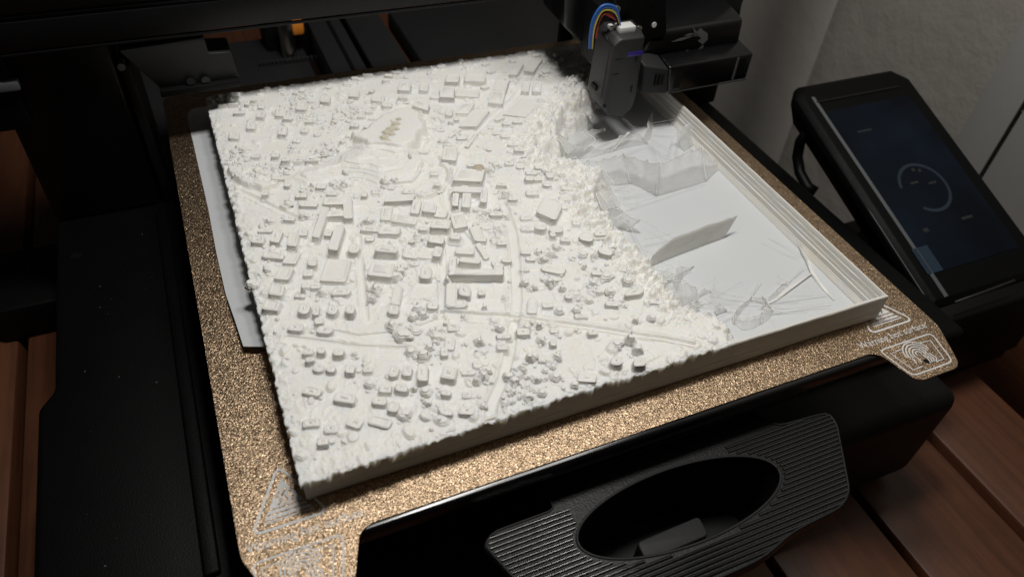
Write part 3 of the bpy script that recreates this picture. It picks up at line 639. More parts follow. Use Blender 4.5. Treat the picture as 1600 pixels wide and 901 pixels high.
for (ax, ay, bx, by, cx_, cy_, h_, r_) in BL:
    zt = TOP+0.02+h_
    for it in range(2):
        A, B, C = (np.array(T(u, v, zt)) for u, v in ((ax, ay), (bx, by), (cx_, cy_))); mid = (B+C)/2; zt = 0.5*(zt+hat(*mid)+h_) if it == 0 else zt
    A, B, C = (np.array(T(u, v, zt)) for u, v in ((ax, ay), (bx, by), (cx_, cy_))); D = B+C-A
    building(A, B, D, C, zt-h_-0.12, zt, r_); FOOT.append([tuple(A), tuple(B), tuple(D), tuple(C)])
# trees and melted lumps
def lump_mesh(seed, spiky):
    r2 = random.Random(seed); n_ = 18; rings = []; L = 5 if not spiky else 6
    ph = [r2.uniform(0, 6.3) for _ in range(4)]; am = [r2.uniform(.03, .10) for _ in range(4)]; ox_, oy_ = 0, 0
    def rg(r_, z):
        return [(ox_+math.cos(t)*r_*(1+sum(am[q_]*math.sin((q_+2)*t+ph[q_]+z*1.3) for q_ in range(4))+r2.uniform(-.03, .03)),
                 oy_+math.sin(t)*r_*(1+sum(am[q_]*math.sin((q_+2)*t+ph[q_]+z*1.3) for q_ in range(4))+r2.uniform(-.03, .03)), z+r2.uniform(-.02, .02)) for t in (6.2832*k/n_ for k in range(n_))]
    rings.append(rg(1.25, -0.7))
    for k in range(L):
        f = k/L; rr = (1-f**(2.2 if not spiky else 1.1))**0.55*(1-0.12*f)+0.10; z = -0.35+1.25*f; st = 1.25/L; ox_ += r2.uniform(-.07, .07); oy_ += r2.uniform(-.07, .07)
        rings += [rg(rr*0.95, z), rg(rr, z+st*0.35), rg(rr*0.97, z+st*0.75), rg(rr*0.86, z+st*0.95)]
    rings.append(rg(rr*0.4, z+st*1.0)); mb = MB().loops(rings, False, True)
    if spiky:
        for k in range(r2.randint(2, 4)):
            a = r2.uniform(0, 6.3); q_ = r2.uniform(.2, .7); mb.tube([(q_*math.cos(a), q_*math.sin(a), .2), (q_*1.15*math.cos(a), q_*1.15*math.sin(a), .9), (q_*1.2*math.cos(a+.2), q_*1.2*math.sin(a+.2), r2.uniform(1.1, 1.7))], [.17, .11, .04], 5)
    me_ = bpy.data.meshes.new('model_tree'); me_.from_pydata(mb.v, [], mb.f); me_.update(); bm = bmesh.new(); bm.from_mesh(me_); bmesh.ops.recalc_face_normals(bm, faces=bm.faces); bm.to_mesh(me_); bm.free(); me_.shade_smooth(); me_.materials.append(M['pla2']); return me_
LM = [lump_mesh(s_, s_ % 3 == 0) for s_ in range(9)]
cnt = 0; spots = []
def tree(x, y_, r_, h_, sink=0.35):
    global cnt
    if cnt >= 270: return
    y_ = max(y_, Y0+r_*1.1+0.1)
    o = bpy.data.objects.new('model_tree', random.choice(LM)); col.objects.link(o); cpart(o)
    o.matrix_basis = Matrix.Translation(Vector((x, y_, hat(x, y_)+h_*0.10))*S) @ Matrix.Rotation(random.uniform(0, 6.3), 4, 'Z') @ Matrix.Diagonal((r_*random.uniform(.85, 1.25)*S, r_*S, h_*S*0.58, 1)); cnt += 1
for u, v, rp, h_ in ((502,454,8,.24),(473,452,4,.32),(755,584,10,.3),(745,592,8,.26),(763,577,7,.25),(805,592,11,.28),(796,586,8,.24),(828,556,8,.36),(986,524,10,.42),(965,534,11,.24),(998,541,11,.34),
        (994,497,6,.3),(1019,495,8,.22),(749,530,10,.32),(781,508,8,.28),(666,608,11,.24),(647,605,6,.2),(668,627,6,.18),(633,643,10,.22),(664,647,9,.16),(578,598,9,.16),(630,645,10,.2),
        (575,342,12,.34),(776,369,8,.2),(474,335,8,.22),(376,352,7,.2),(421,343,8,.18),(408,351,6,.16),(390,440,9,.24),(398,443,8,.2),(416,420,6,.2),(587,450,11,.3),(581,465,9,.26),(626,420,12,.34),
        (618,430,9,.28),(653,480,12,.34),(660,490,9,.26),(645,492,9,.24),(612,505,12,.3),(630,520,14,.28),(650,512,12,.26),(642,545,10,.28),(660,552,13,.32),(672,540,9,.24),(684,524,10,.2),
        (850,402,10,.26),(862,395,9,.22),(842,392,8,.2),(820,441,7,.22),(818,440,5,.24),(836,447,6,.2),(860,440,9,.26),(879,447,8,.26),(868,436,7,.22),(928,440,8,.22),(937,455,7,.18),(913,414,6,.22),
        (874,482,9,.24),(900,483,8,.2),(920,467,8,.18),(953,455,8,.2),(900,458,8,.16),(912,395,8,.2),(930,397,8,.22),(956,392,7,.22),(870,383,9,.2),(948,430,10,.24),(981,438,10,.24),
        (842,506,6,.3),(824,508,8,.22),(848,530,7,.26),(870,555,9,.24),(868,585,10,.26),(840,590,8,.22),(833,628,10,.2),(855,625,9,.22),(905,610,7,.2),(815,575,8,.2),(700,437,6,.24),(757,478,5,.26),
        (600,282,8,.2),(540,270,7,.18),(428,262,7,.16),(446,268,6,.16),(520,285,7,.2),(372,228,7,.2),(551,182,6,.18),(640,250,5,.2),(615,205,5,.08),(760,262,9,.2),(790,300,9,.24),(778,325,10,.26),(790,332,8,.24)):
    zt = TOP+h_*0.6; x, y_ = T(u, v, zt); r_ = rp*0.0175*(1+0.35*(900-v)/900); tree(x, y_, r_*0.9, h_*1.1); spots.append((x, y_, r_))
ga = math.atan2(*(np.array(T(785, 428))-np.array(T(701, 428)))[::-1]); nb = 0; att = 0
while nb < 170 and att < 12000:
    att += 1; x, y_ = rng.uniform(X0+0.5, X1-0.5), rng.uniform(Y0+0.7, Y1-0.3); a_, b_ = rng.uniform(.08, .22), rng.uniform(.07, .15)
    if dat(de, x, y_) < 0.8 or dat(calm, x, y_) < 0.75 or dat(dh, x, y_) > 0.2: continue
    if any(math.hypot(x-a, y_-b2_) < c+0.12 for a, b2_, c in spots): continue
    if any(sdf(f, np.array([x]), np.array([y_]))[0] > -max(a_, b_)-0.03 for f in FOOT): continue
    g_ = ga+rng.uniform(-.12, .12)+(0.5 if y_ > 3.5 and x > 0 else 0); c_, s_ = math.cos(g_), math.sin(g_)
    P4 = [(x+c_*i_*a_-s_*j_*b_, y_+s_*i_*a_+c_*j_*b_) for i_, j_ in ((-1, -1), (1, -1), (1, 1), (-1, 1))]
    h_ = rng.uniform(.08, .20); z_ = hat(x, y_); building(*P4, z_-0.1, z_+h_, rng.uniform(.02, .06)); FOOT.append(P4); nb += 1
att = 0
while cnt < 255 and att < 9000:
    att += 1; r_ = rng.uniform(0.07, 0.14)*(1.0 if y_ < 4 else 1.3)
    if random.random() < 0.6 and spots: a, b_, c = random.choice(spots[-40:]); an = rng.uniform(0, 6.3); x, y_ = a+math.cos(an)*(c+r_+0.05), b_+math.sin(an)*(c+r_+0.05)
    else: x, y_ = rng.uniform(X0+0.2, X1-0.2), rng.uniform(Y0+0.3, Y1-0.15)
    if not (X0+0.2 < x < X1-0.2 and Y0+0.3 < y_ < Y1-0.15): continue
    if dat(de, x, y_) < 0.4 or dat(calm, x, y_) < 0.7: continue
    if any(math.hypot(x-a, y_-b_) < (r_+c)*0.8 for a, b_, c in spots): continue
    if any(sdf(f, np.array([x]), np.array([y_]))[0] > -r_*0.7 for f in FOOT): continue
    tree(x, y_, r_*0.85, rng.uniform(0.08, 0.2)); spots.append((x, y_, r_))
ang = np.linspace(0, 2*np.pi, 9)[:-1]; VV, FF, nv_ = [], [], 0
for k in range(1500):
    if rng.random() < 0.75: a, b_, c = spots[int(rng.integers(len(spots)))]; an = rng.uniform(0, 6.3); dd = c+abs(rng.normal(0, 0.16)); x, y_ = a+math.cos(an)*dd, b_+math.sin(an)*dd
    else: x, y_ = rng.uniform(X0+0.1, X1-0.1), rng.uniform(Y0+0.1, Y1-0.1)
    if not (X0+0.1 < x < X1-0.1 and Y0+0.1 < y_ < Y1-0.1) or dat(de, x, y_) < 0.25 or dat(calm, x, y_) < 0.55: continue
    r_ = rng.uniform(0.025, 0.075); h_ = r_*rng.uniform(0.7, 1.7); z_ = hat(x, y_)-0.02
    for rr, zz_ in ((1.15, 0.0), (1.0, 0.35), (0.78, 0.7), (0.35, 1.0)):
        q_ = r_*rr*(1+rng.uniform(-.18, .18, 8)); VV.append(np.stack([x+np.cos(ang)*q_, y_+np.sin(ang)*q_, np.full(8, z_+h_*zz_)+rng.uniform(-.006, .006, 8)], -1))
    for l_ in range(3):
        for i in range(8): FF.append((nv_+l_*8+i, nv_+l_*8+(i+1) % 8, nv_+l_*8+8+(i+1) % 8, nv_+l_*8+8+i))
    FF.append(tuple(nv_+24+i for i in range(8))); nv_ += 32
me_ = bpy.data.meshes.new('tree_clutter'); me_.from_pydata((np.concatenate(VV)*S).tolist(), [], FF); me_.update(); me_.shade_smooth()
cpart(tag(link('tree_clutter', me_, M['pla2']), kind='stuff'))
# bare infill showing on the summit, and the scorched spot
for u, v, r_ in ((600,216,.20),(604,208,.22),(611,203,.24),(618,196,.2),(623,188,.14),(604,222,.16),(612,212,.16),(620,204,.12),(598,222,.12)):
    x, y_ = T(u, v, TOP+0.46); o = bpy.data.objects.new('bare_infill', None); bpy.data.objects.remove(o)
    me_ = LM[random.choice((0, 3, 6))].copy(); me_.materials.clear(); o = link('bare_infill', me_, M['infill']); cpart(o)
    o.matrix_basis = Matrix.Translation(Vector((x, y_, hat(x, y_)-0.01))*S) @ Matrix.Diagonal((r_*S, r_*0.9*S, 0.07*S, 1))
x, y_ = T(748, 265, TOP+0.2); me_ = LM[2].copy(); me_.materials.clear(); o = link('scorch_mark', me_, M['scorch']); cpart(o)
o.matrix_basis = Matrix.Translation(Vector((x, y_, TOP+0.27))*S) @ Matrix.Diagonal((0.20*S, 0.22*S, 0.035*S, 1))

# ------------------------------------------------------------------ thin failed walls and loose strings
def sheet(pts3, name='web_sheet', m='web', nu=16, nv=8, wav=0.04, th=0.018, sag=0.0, dip=0.13):
    """four corner curves: pts3 = bottom list, top list (same count) of 3-D points; a thin wavy sheet with ragged rim"""
    bot, top = pts3; bot = np.array(bot, float); top = np.array(top, float); k = len(bot)
    def at_(a, t): t = t*(k-1); i = min(int(t), k-2); f = t-i; return a[i]*(1-f)+a[i+1]*f
    nrm = np.cross(bot[-1]-bot[0], top[0]-bot[0]); nrm /= np.linalg.norm(nrm)+1e-9; P = []
    sd = random.uniform(0, 50)
    for i in range(nu+1):
        t = i/nu; a, b_ = at_(bot, t), at_(top, t); b_ = b_-np.array([0, 0, dip*abs(math.sin(math.pi*t*(k-1)))**0.8])
        for j in range(nv+1):
            f = j/nv; p = a*(1-f)+b_*f
            w_ = wav*math.sin(t*9+sd+f*2)*f+wav*0.6*math.sin(t*21+sd*2-f*5)*f-sag*math.sin(math.pi*f)*1.0
            p = p+nrm*w_; 
            if j == nv: p = p+np.array([0, 0, random.uniform(-0.025, 0.02)])
            P.append(p)
    n_ = (nu+1)*(nv+1); vs = [p+nrm*th/2 for p in P]+[p-nrm*th/2 for p in P]; fs = []
    for i in range(nu):
        for j in range(nv):
            q_ = (i*(nv+1)+j, (i+1)*(nv+1)+j, (i+1)*(nv+1)+j+1, i*(nv+1)+j+1); fs += [q_, tuple(n_+x for x in reversed(q_))]
    rim = [i*(nv+1) for i in range(nu+1)]+[nu*(nv+1)+j for j in range(1, nv+1)]+[i*(nv+1)+nv for i in range(nu-1, -1, -1)]+[j for j in range(nv-1, 0, -1)]
    fs += [(rim[i], rim[i-1], n_+rim[i-1], n_+rim[i]) for i in range(len(rim))]
    o = cpart(MB().add(vs, fs).build(name, M[m], smooth=True))
    if name == 'web_sheet':
        rim_ = MB().tube([P[i*(nv+1)+nv] for i in range(nu+1)], [random.uniform(.010, .022) for _ in range(nu+1)], 5); rim_.tube([P[j] for j in range(nv+1)], 0.016, 5); rim_.tube([P[nu*(nv+1)+j] for j in range(nv+1)], 0.022, 5)
        attach(rim_.build('sheet_rim', M['pla2'], smooth=True), o)
    return o
def standing(botpx, toppx, zb=0.17, lean=(0.0, 1.0), **kw):
    """base points on the floor, top points on the upright plane over them (leaning a little)"""
    bot = [onz(u, v, zb) for u, v in botpx]; a, b_ = bot[0], bot[-1]; d_ = b_-a; n_ = np.cross(d_, np.array([lean[0], lean[1], 1.0]))
    return sheet((bot, [onpl(u, v, a, n_) for u, v in toppx]), **kw)
standing([(1012,418),(1040,406),(1080,390),(1130,372)], [(1020,399),(1050,374),(1100,354),(1152,338)], lean=(-0.1, 0.15), name='fin_wall', m='fin', nu=24, wav=0.015, th=0.05, dip=0.0)
standing([(1025,307),(1050,300),(1080,292),(1104,284)], [(1033,253),(1056,243),(1078,233),(1096,228)], nu=16, wav=0.05)
standing([(1104,284),(1112,275),(1120,268),(1130,260)], [(1096,228),(1106,238),(1118,250),(1131,258)], nu=8, wav=0.02)
standing([(985,287),(1000,293),(1012,300),(1025,307)], [(974,238),(992,244),(1012,250),(1033,253)], nu=12, wav=0.06)
standing([(940,290),(955,290),(970,290),(985,287)], [(930,250),(945,245),(960,242),(974,238)], nu=10, wav=0.08)
standing([(942,340),(955,350),(966,357),(978,361)], [(936,298),(948,315),(972,328),(1002,343)], nu=12, wav=0.05)
standing([(1060,484),(1070,489),(1082,490),(1092,486)], [(1052,434),(1062,438),(1075,440),(1088,446)], nu=12, wav=0.08)
standing([(1058,456),(1062,440),(1070,430),(1080,425)], [(1054,418),(1066,413),(1080,414),(1102,412)], nu=10, wav=0.05)
standing([(1066,484),(1080,474),(1096,462),(1110,456)], [(1070,470),(1082,458),(1098,449),(1114,450)], nu=10, wav=0.04, zb=0.2)
standing([(1146,506),(1160,516),(1176,514),(1190,506)], [(1146,488),(1160,494),(1176,492),(1192,486)], nu=10, wav=0.03)
standing([(1146,505),(1154,492),(1164,480),(1176,470)], [(1144,492),(1154,478),(1164,468),(1176,461)], nu=10, wav=0.03)
standing([(1190,506),(1200,500),(1206,492),(1208,486)], [(1190,488),(1198,474),(1196,466),(1190,462)], nu=10, wav=0.03)
standing([(1176,470),(1186,474),(1196,478),(1206,484)], [(1172,462),(1182,461),(1190,462),(1196,466)], nu=8, wav=0.02)
standing([(1204,472),(1214,462),(1222,454),(1230,446)], [(1202,462),(1212,450),(1222,442),(1228,438)], nu=10, wav=0.03)
standing([(880,252),(900,250),(925,246),(955,238)], [(882,222),(905,228),(935,226),(984,206)], nu=16, wav=0.10, th=0.03)
standing([(846,236),(854,242),(866,247),(880,250)], [(850,218),(862,208),(874,206),(888,212)], nu=12, wav=0.10, th=0.03)
standing([(955,238),(975,232),(995,228),(1012,226)], [(968,212),(982,206),(998,208),(1014,220)], nu=12, wav=0.07)
standing([(1012,226),(1016,216),(1018,208),(1020,200)], [(1006,212),(1010,200),(1014,188),(1018,176)], nu=10, wav=0.05)
standing([(1070,236),(1080,230),(1088,222),(1094,214)], [(1056,206),(1066,198),(1076,192),(1086,190)], nu=10, wav=0.05)
standing([(905,222),(920,216),(935,208),(945,205)], [(900,210),(912,204),(926,200),(942,200)], nu=10, wav=0.09, th=0.03, zb=0.5)
for u, v in ((1000,425),(1012,440),(1030,446),(1045,462),(1062,470),(1085,492),(1108,498),(1125,505),(985,395),(968,372),(950,350),(935,322),(938,285),(915,262),(890,256),(1095,480),(1050,440),(975,350),(1130,490),(1035,430)):
    u += random.uniform(-6, 6); v += random.uniform(-4, 4); w_ = random.uniform(8, 18); hpx = random.uniform(8, 20); k_ = random.uniform(-8, 8)
    standing([(u-w_/2, v+2), (u-w_/6, v), (u+w_/6, v-2), (u+w_/2, v-4)], [(u-w_/2+k_, v-hpx*.6), (u-w_/6+k_, v-hpx), (u+w_/6+k_, v-hpx*.9), (u+w_/2+k_, v-hpx*.4)], nu=8, nv=4, wav=0.05, zb=random.uniform(.2, .7), dip=0.05)
# loose sheets lying over the crust
for a, b_, c, d in (((905,262),(945,268),(960,290),(918,290)), ((930,300),(955,296),(975,318),(940,325)), ((850,262),(890,250),(905,268),(868,282)), ((870,215),(915,205),(930,222),(888,235))):
    sheet(([onz(*a, 0.9), onz(*b_, 0.7)], [onz(*d, 1.0), onz(*c, 0.6)]), nu=10, nv=8, wav=0.10)
hr = MB()
def hair(p0, p1, r_=0.009, sag=0.05, n_=6):
    p0, p1 = np.array(p0), np.array(p1); hr.tube([p0+(p1-p0)*t-np.array([0, 0, sag*math.sin(math.pi*t)]) for t in np.linspace(0, 1, n_)], r_, 4, False)
HP = [((1015,412,.5),(975,330,.4)),((1000,343,.6),(1055,372,.45)),((1005,375,.5),(1050,365,.6)),((990,410,.8),(1060,430,.5)),((1000,420,.8),(1066,455,.6)),((1012,418,.5),(1055,410,.55)),
 ((1110,455,.5),(1160,440,.2)),((1110,458,.5),(1250,470,.25)),((1108,462,.5),(1220,480,.2)),((1112,452,.5),(1150,462,.4)),((1100,466,.4),(1140,488,.2)),((1090,470,.4),(1150,480,.4)),
 ((1206,484,.4),(1300,472,.3)),((1206,487,.3),(1262,488,.18)),((1196,466,.5),(1290,460,.25)),((1172,460,.5),(1190,442,.2)),((1230,440,.3),(1262,412,.4)),((1215,430,.5),(1224,443,.3)),
 ((975,240,.7),(1025,300,.3)),((940,300,.7),(1030,300,.3)),((960,288,.6),(1040,250,.6)),((975,322,.5),(1105,284,.3)),((1033,252,.8),(1015,215,.6)),((1015,215,.6),(1045,235,.7)),((1010,218,.6),(1055,245,.6)),
 ((1018,196,.7),(1060,190,.5)),((1020,200,.6),(1075,205,.5)),((1055,240,.7),(1062,205,.4)),((1045,236,.7),(1052,212,.5)),((1080,228,.5),(1072,205,.6)),((1083,226,.5),(1076,207,.6)),((1090,230,.7),(1064,242,.5)),
 ((955,235,.8),(1010,220,.6)),((930,262,.9),(975,285,.6)),((925,285,.9),(985,300,.5)),((1020,430,.8),(1060,440,.6)),((1040,445,.8),(1100,470,.4)),((1060,476,.6),(1130,505,.5)),((1120,498,.6),(1160,475,.5)),((985,378,.8),(1020,395,.6)),
 ((880,200,1.1),(925,196,.9)),((890,225,1.0),(950,238,.8)),((940,335,.8),(968,318,.5)),((945,312,.6),(960,300,.5)),((1225,320,.3),(1255,400,.3)),((1240,365,.35),(1262,405,.4)),((1200,372,.17),(1252,398,.3)),((1190,380,.17),(1250,402,.3))]
for (u0, v0, z0), (u1, v1, z1) in HP:
    for k in range(2): hair(onz(u0+random.uniform(-3, 3)*k, v0+random.uniform(-3, 3)*k, z0), onz(u1+random.uniform(-6, 6)*k, v1+random.uniform(-5, 5)*k, z1), random.uniform(.005, .011), random.uniform(0, .08))
for k in range(70):
    u, v = random.choice(((1110,456),(1050,420),(1000,400),(1090,470),(1205,478),(1020,425),(985,330),(960,300),(1040,440))); a = random.uniform(0, 6.3); l_ = random.uniform(0.15, 0.9)
    p = onz(u+random.uniform(-14, 14), v+random.uniform(-10, 10), random.uniform(.3, .8)); hair(p, p+np.array([math.cos(a)*l_, math.sin(a)*l_, random.uniform(-.2, .1)]), .006, 0.04, 4)
cpart(tag(hr.build('loose_strings', M['hair'], smooth=True), kind='stuff'))

# torn brim sheet left of the city
bz = 0.05
bp = [onz(*p, 0.1)[:2] for p in ((293,188),(300,166),(312,163),(332,163))]+[(-9.88, 9.5), (-9.88, -4.9)]+[onz(*p, 0.1)[:2] for p in ((410,545),(380,540),(367,500),(352,457),(343,440))]
def bzf(y_): return 0.05+0.30*max(0, (5-y_)/10)**2
edge_l = [onz(*p, z)[:2] for p, z in (((293,188),.06),((300,215),.06),((312,268),.07),((325,325),.1),((338,395),.16),((352,457),.24),((367,500),.30),((380,540),.36))]
edge_l = [np.array((-10.62, 10.35)), np.array((-10.86, 9.9))]+edge_l
mb = MB(); vs = []; nn_ = len(edge_l); nc = 6
for p in edge_l:
    yr = p[1]-(0.30 if p is edge_l[-1] else 0.0)
    for k in range(nc+1):
        f = k/nc; x = p[0]*(1-f)+(-9.86)*f; y_ = p[1]*(1-f)+yr*f; vs.append((x, y_, bzf(y_)+0.03*(1-f)*math.sin(y_*1.3)*0.5))
nq = len(vs); vs += [(x, y_, z-0.035) for x, y_, z in vs]; W_ = nc+1
fs = [(i*W_+k, (i+1)*W_+k, (i+1)*W_+k+1, i*W_+k+1) for i in range(nn_-1) for k in range(nc)]
fs += [tuple(nq+a for a in reversed(f)) for f in fs]
rim = list(range(W_))+[i*W_+nc for i in range(1, nn_)]+[(nn_-1)*W_+k for k in range(nc-1, -1, -1)]+[i*W_ for i in range(nn_-2, 0, -1)]
fs += [(rim[i], rim[i-1], nq+rim[i-1], nq+rim[i]) for i in range(len(rim))]
mb.add(vs, fs)
br_ = mb.build('brim_sheet', M['brim'], smooth=False); tag(br_, 'thin pale grey torn plastic brim lying along the left side of the city', 'plastic sheet')

# ------------------------------------------------------------------ print head
head = empty('print_head', (7, 4, 1.4)); tag(head, 'black and grey print head with coloured wires hanging from the cross beam', 'print head')
def hp_(mb, name, m, parent=head, **kw):
    return attach(mb.build(name, m, **kw), parent)
HY = 2.0
def h2(u, v, y=HY): p = ony(u, v, y); return (p[0], p[2])
# grey hotend cover: front outline pushed back, chamfered left side
fo = [h2(957, 80), h2(944, 160), h2(952, 186), h2(974, 188), h2(990, 160), h2(994, 145), h2(1001, 62), h2(985, 60)]
lxv = fo[1][0]
front = [(fo[0][0]+0.02, 4.75), (lxv, 2.35), (lxv+0.28, 1.62), (lxv+1.05, 1.42), (lxv+1.45, 1.75), (lxv+1.55, 2.3), (lxv+1.42, 5.0), (lxv+0.35, 5.0)]
back = [(lxv-0.06, 4.95), (lxv-0.12, 2.4), (lxv+0.18, 1.82), (lxv+1.05, 1.62), (lxv+1.5, 1.9), (lxv+1.62, 2.4), (lxv+1.5, 5.2), (lxv+0.2, 5.2)]
mid = [((a[0]*0.35+b_[0]*0.65)-0.0, a[1]*0.5+b_[1]*0.5) for a, b_ in zip(front, back)]
cov = MB().loops([[(x, HY, z) for x, z in front], [(x, HY+0.4, z) for x, z in mid], [(x, HY+1.35, z) for x, z in back]])
cover = hp_(cov, 'hotend_cover', M['grey'], bevel=0.09, seg=3)
def onfront(mb, name, m, **kw):
    o = mb.build(name, m, **kw); attach(o, cover); return o
for x, z, w_, h_ in ((lxv+0.35, 4.2, .32, .04), (lxv+0.32, 3.55, .28, .04), (lxv+1.22, 2.75, .09, .32), (lxv+1.18, 4.15, .09, .30), (lxv+0.06, 2.1, .10, .10)):
    onfront(MB().box(x-w_/2, x+w_/2, HY-0.012, HY+0.1, z-h_/2, z+h_/2), 'slot', M['black2'])
onfront(MB().box(lxv-0.15, lxv-0.07, HY+0.6, HY+1.0, 2.55, 2.75), 'slot', M['black2'])
onfront(MB().box(lxv+0.72, lxv+1.45, HY-0.02, HY+0.2, 4.22, 4.42), 'violet_light_strip', M['violet'], bevel=0.03)
# side ridge line
onfront(MB().tube([(lxv-0.03, HY+0.25, 2.4), (lxv-0.02, HY+0.22, 3.6), (lxv+0.03, HY+0.22, 4.7), (lxv-0.02, HY+0.9, 5.0)], 0.05, 8), 'edge_bead', M['grey'], smooth=True)
# connector and wires
cz = 5.12
cn = hp_(MB().box(lxv+0.42, lxv+1.15, HY+0.35, HY+0.85, 4.98, 5.32), 'wire_connector', M['conn'], bevel=0.04)
hp_(MB().box(lxv+0.2, lxv+0.38, HY+0.7, HY+1.0, 4.98, 5.25), 'wire_connector', M['conn'], bevel=0.03)
for nm, off, m in (('blue_wire', 0.0, 'blue'), ('blue_wire', 0.10, 'blue'), ('yellow_wire', 0.2, 'yellow'), ('black_wire', 0.28, 'black2'), ('red_wire', 0.38, 'red'), ('red_wire', 0.46, 'red')):
    px = [(921+off*20, 76), (922+off*22, 55), (926+off*24, 32+off*18), (938+off*10, 12+off*32), (952, 8+off*38), (964-off*8, 16+off*34), (969-off*2, 44)] if off < 0.3 else [(926+off*12, 60), (927+off*14, 42), (934+off*9, 25+off*6), (946, 18+off*8), (958-off*4, 23+off*8), (966, 34), (969, 46)]
    pts = [ony(u, v, HY+0.6+0.1*(off > 0.3)) for u, v in px]
    cr = []
    for i in range(len(pts)-1):
        p0, p1, p2, p3 = pts[max(i-1, 0)], pts[i], pts[i+1], pts[min(i+2, len(pts)-1)]
        for t in (0, 0.25, 0.5, 0.75): cr.append(0.5*((2*p1)+(-p0+p2)*t+(2*p0-5*p1+4*p2-p3)*t*t+(-p0+3*p1-3*p2+p3)*t**3))
    cr.append(pts[-1]); hp_(MB().tube(cr, 0.052, 8), nm, M[m], smooth=True)
# black carriage plate and fan shroud to the right
CYf = 3.2
CB = 5.3
pc = [h2(884, 45, CB), h2(918, 78, CB), h2(1003, 62, CB), h2(1150, 70, CB), h2(1160, 10, CB), (h2(1165, 0, CB)[0]+0.1, 9.5), (h2(880, 0, CB)[0]-0.6, 9.5)]
carr = hp_(MB().loops([[(x, CB, z) for x, z in pc], [(x+0.1, 7.92, z) for x, z in pc]]), 'carriage', M['gloss'], bevel=0.12)
pcx = h2(962, 60, CYf)[0]
plate2 = hp_(MB().loops([[(x, CYf, z) for x, z in (h2(966, 70, CYf), h2(1036, 66, CYf), h2(1042, 50, CYf), h2(1040, -60, CYf), h2(960, -60, CYf))], [(x, CYf+0.55, z) for x, z in (h2(966, 70, CYf), h2(1036, 66, CYf), h2(1042, 50, CYf), h2(1040, -60, CYf), h2(960, -60, CYf))]]), 'mount_plate', M['black'], bevel=0.06)
def child(mb, name, m, par, **kw):
    o = mb.build(name, m, **kw); attach(o, par); return o
bx0, bx1 = h2(975, 40, CYf)[0], h2(1034, 40, CYf)[0]
child(MB().box(bx0, bx1, CYf+0.5, CB+0.05, 5.0, 6.6), 'spacer', M['black2'], plate2)
for u, v, r_ in ((997, 46, 0.17), (963, 15, 0.17)):
    p = ony(u, v, CYf-0.03); child(MB().cyl(p, (0, 1, 0), r_, 0.14, 24), 'screw', M['steel'], plate2, bevel=0.04)
    child(MB().cyl(p-np.array([0, 0.07, 0]), (0, 1, 0), r_*0.45, 0.02, 6), 'screw_socket', M['black2'], plate2)
p = ony(1022, 39, CYf-0.01); child(MB().cyl(p, (0, 1, 0), 0.11, 0.06, 20), 'white_dot', M['conn'], plate2)
p = ony(1090, 17, CB-0.05); child(MB().cyl(p, (0, 1, 0), 0.42, 0.12, 32), 'bearing', M['label'], carr, bevel=0.04)
child(MB().cyl(p-np.array([0, .06, 0]), (0, 1, 0), 0.26, 0.06, 24), 'bearing', M['steel'], carr)
child(MB().cyl(p-np.array([0, .10, 0]), (0, 1, 0), 0.17, 0.05, 24), 'bearing', M['black2'], carr)
# small grey label with rows of fine marks
a, b_, c = ony(1034, 36, CB), ony(1062, 26, CB), ony(1066, 2, CB)
lab = child(MB().box(a[0], b_[0]+0.05, CB-0.03, CB+0.02, a[2]+0.1, c[2]), 'label', M['label'], carr)
lb = MB()
for r_ in range(7):
    x = a[0]+0.08
    while x < b_[0]-0.1:
        w_ = random.uniform(.04, .14); z = a[2]+0.2+r_*0.12; lb.box(x, min(x+w_, b_[0]), CB-0.042, CB-0.031, z, z+0.05); x += w_+0.05
tag(child(lb, 'label_print', M['black2'], carr), kind='stuff')
# shroud: curved black box with a drooping lower duct
DY = 2.3
s0 = h2(1006, 104, DY); s1 = h2(1178, 84, DY); s2 = h2(1178, 121, DY); s3 = h2(1042, 152, DY); s4 = h2(1004, 147, DY)
zt_, zb_ = s1[1]+0.02, s2[1]-0.02; xl, xr = s4[0], s1[0]
duct = hp_(MB().loops([[(xl+1.3, DY, zb_-0.02), (xr, DY, zb_), (xr, DY, zt_), (xl+1.1, DY, zt_-0.05)], [(xl+1.3, DY+2.4, zb_), (xr, DY+2.4, zb_), (xr, DY+2.4, zt_+0.25), (xl+1.1, DY+2.4, zt_+0.3)]]), 'fan_duct', M['gloss'], bevel=0.10, seg=3)
nose = hp_(MB().loops([[(xl, DY+0.1, zb_+0.1), (xl+1.28, DY-0.02, zb_-0.04), (xl+1.08, DY-0.02, zt_-0.1), (xl-0.05, DY+0.2, zt_+0.1)], [(xl-0.1, DY+2.2, zb_+0.1), (xl+1.28, DY+2.2, zb_-0.04), (xl+1.1, DY+2.2, zt_+0.3), (xl-0.2, DY+2.2, zt_+0.75)]]), 'duct_nose', M['dgrey'], bevel=0.08, seg=3)
for k in range(3):
    child(MB().box(xl+0.52+k*0.17, xl+0.60+k*0.17, DY-0.02, DY+0.2, zb_+0.45, zb_+0.95), 'slot', M['black2'], nose)
child(MB().box(xl+1.5, xl+1.85, DY-0.012, DY+0.1, zb_+0.15, zb_+0.85), 'slot', M['black2'], duct)
child(MB().box(xr-0.75, xr-0.35, DY-0.012, DY+0.1, zb_+0.25, zt_-0.2), 'slot', M['black2'], duct)
child(MB().box(xr-0.85, xr-0.75, DY-0.02, DY+0.1, zb_+0.1, zt_-0.1), 'clip', M['label'], duct)
child(MB().tube([(xl+1.35, DY-0.01, zb_-0.02), (xr-1.2, DY-0.01, zb_-0.01), (xr, DY-0.01, zb_)], 0.03, 6), 'edge_bead', M['grey'], duct)
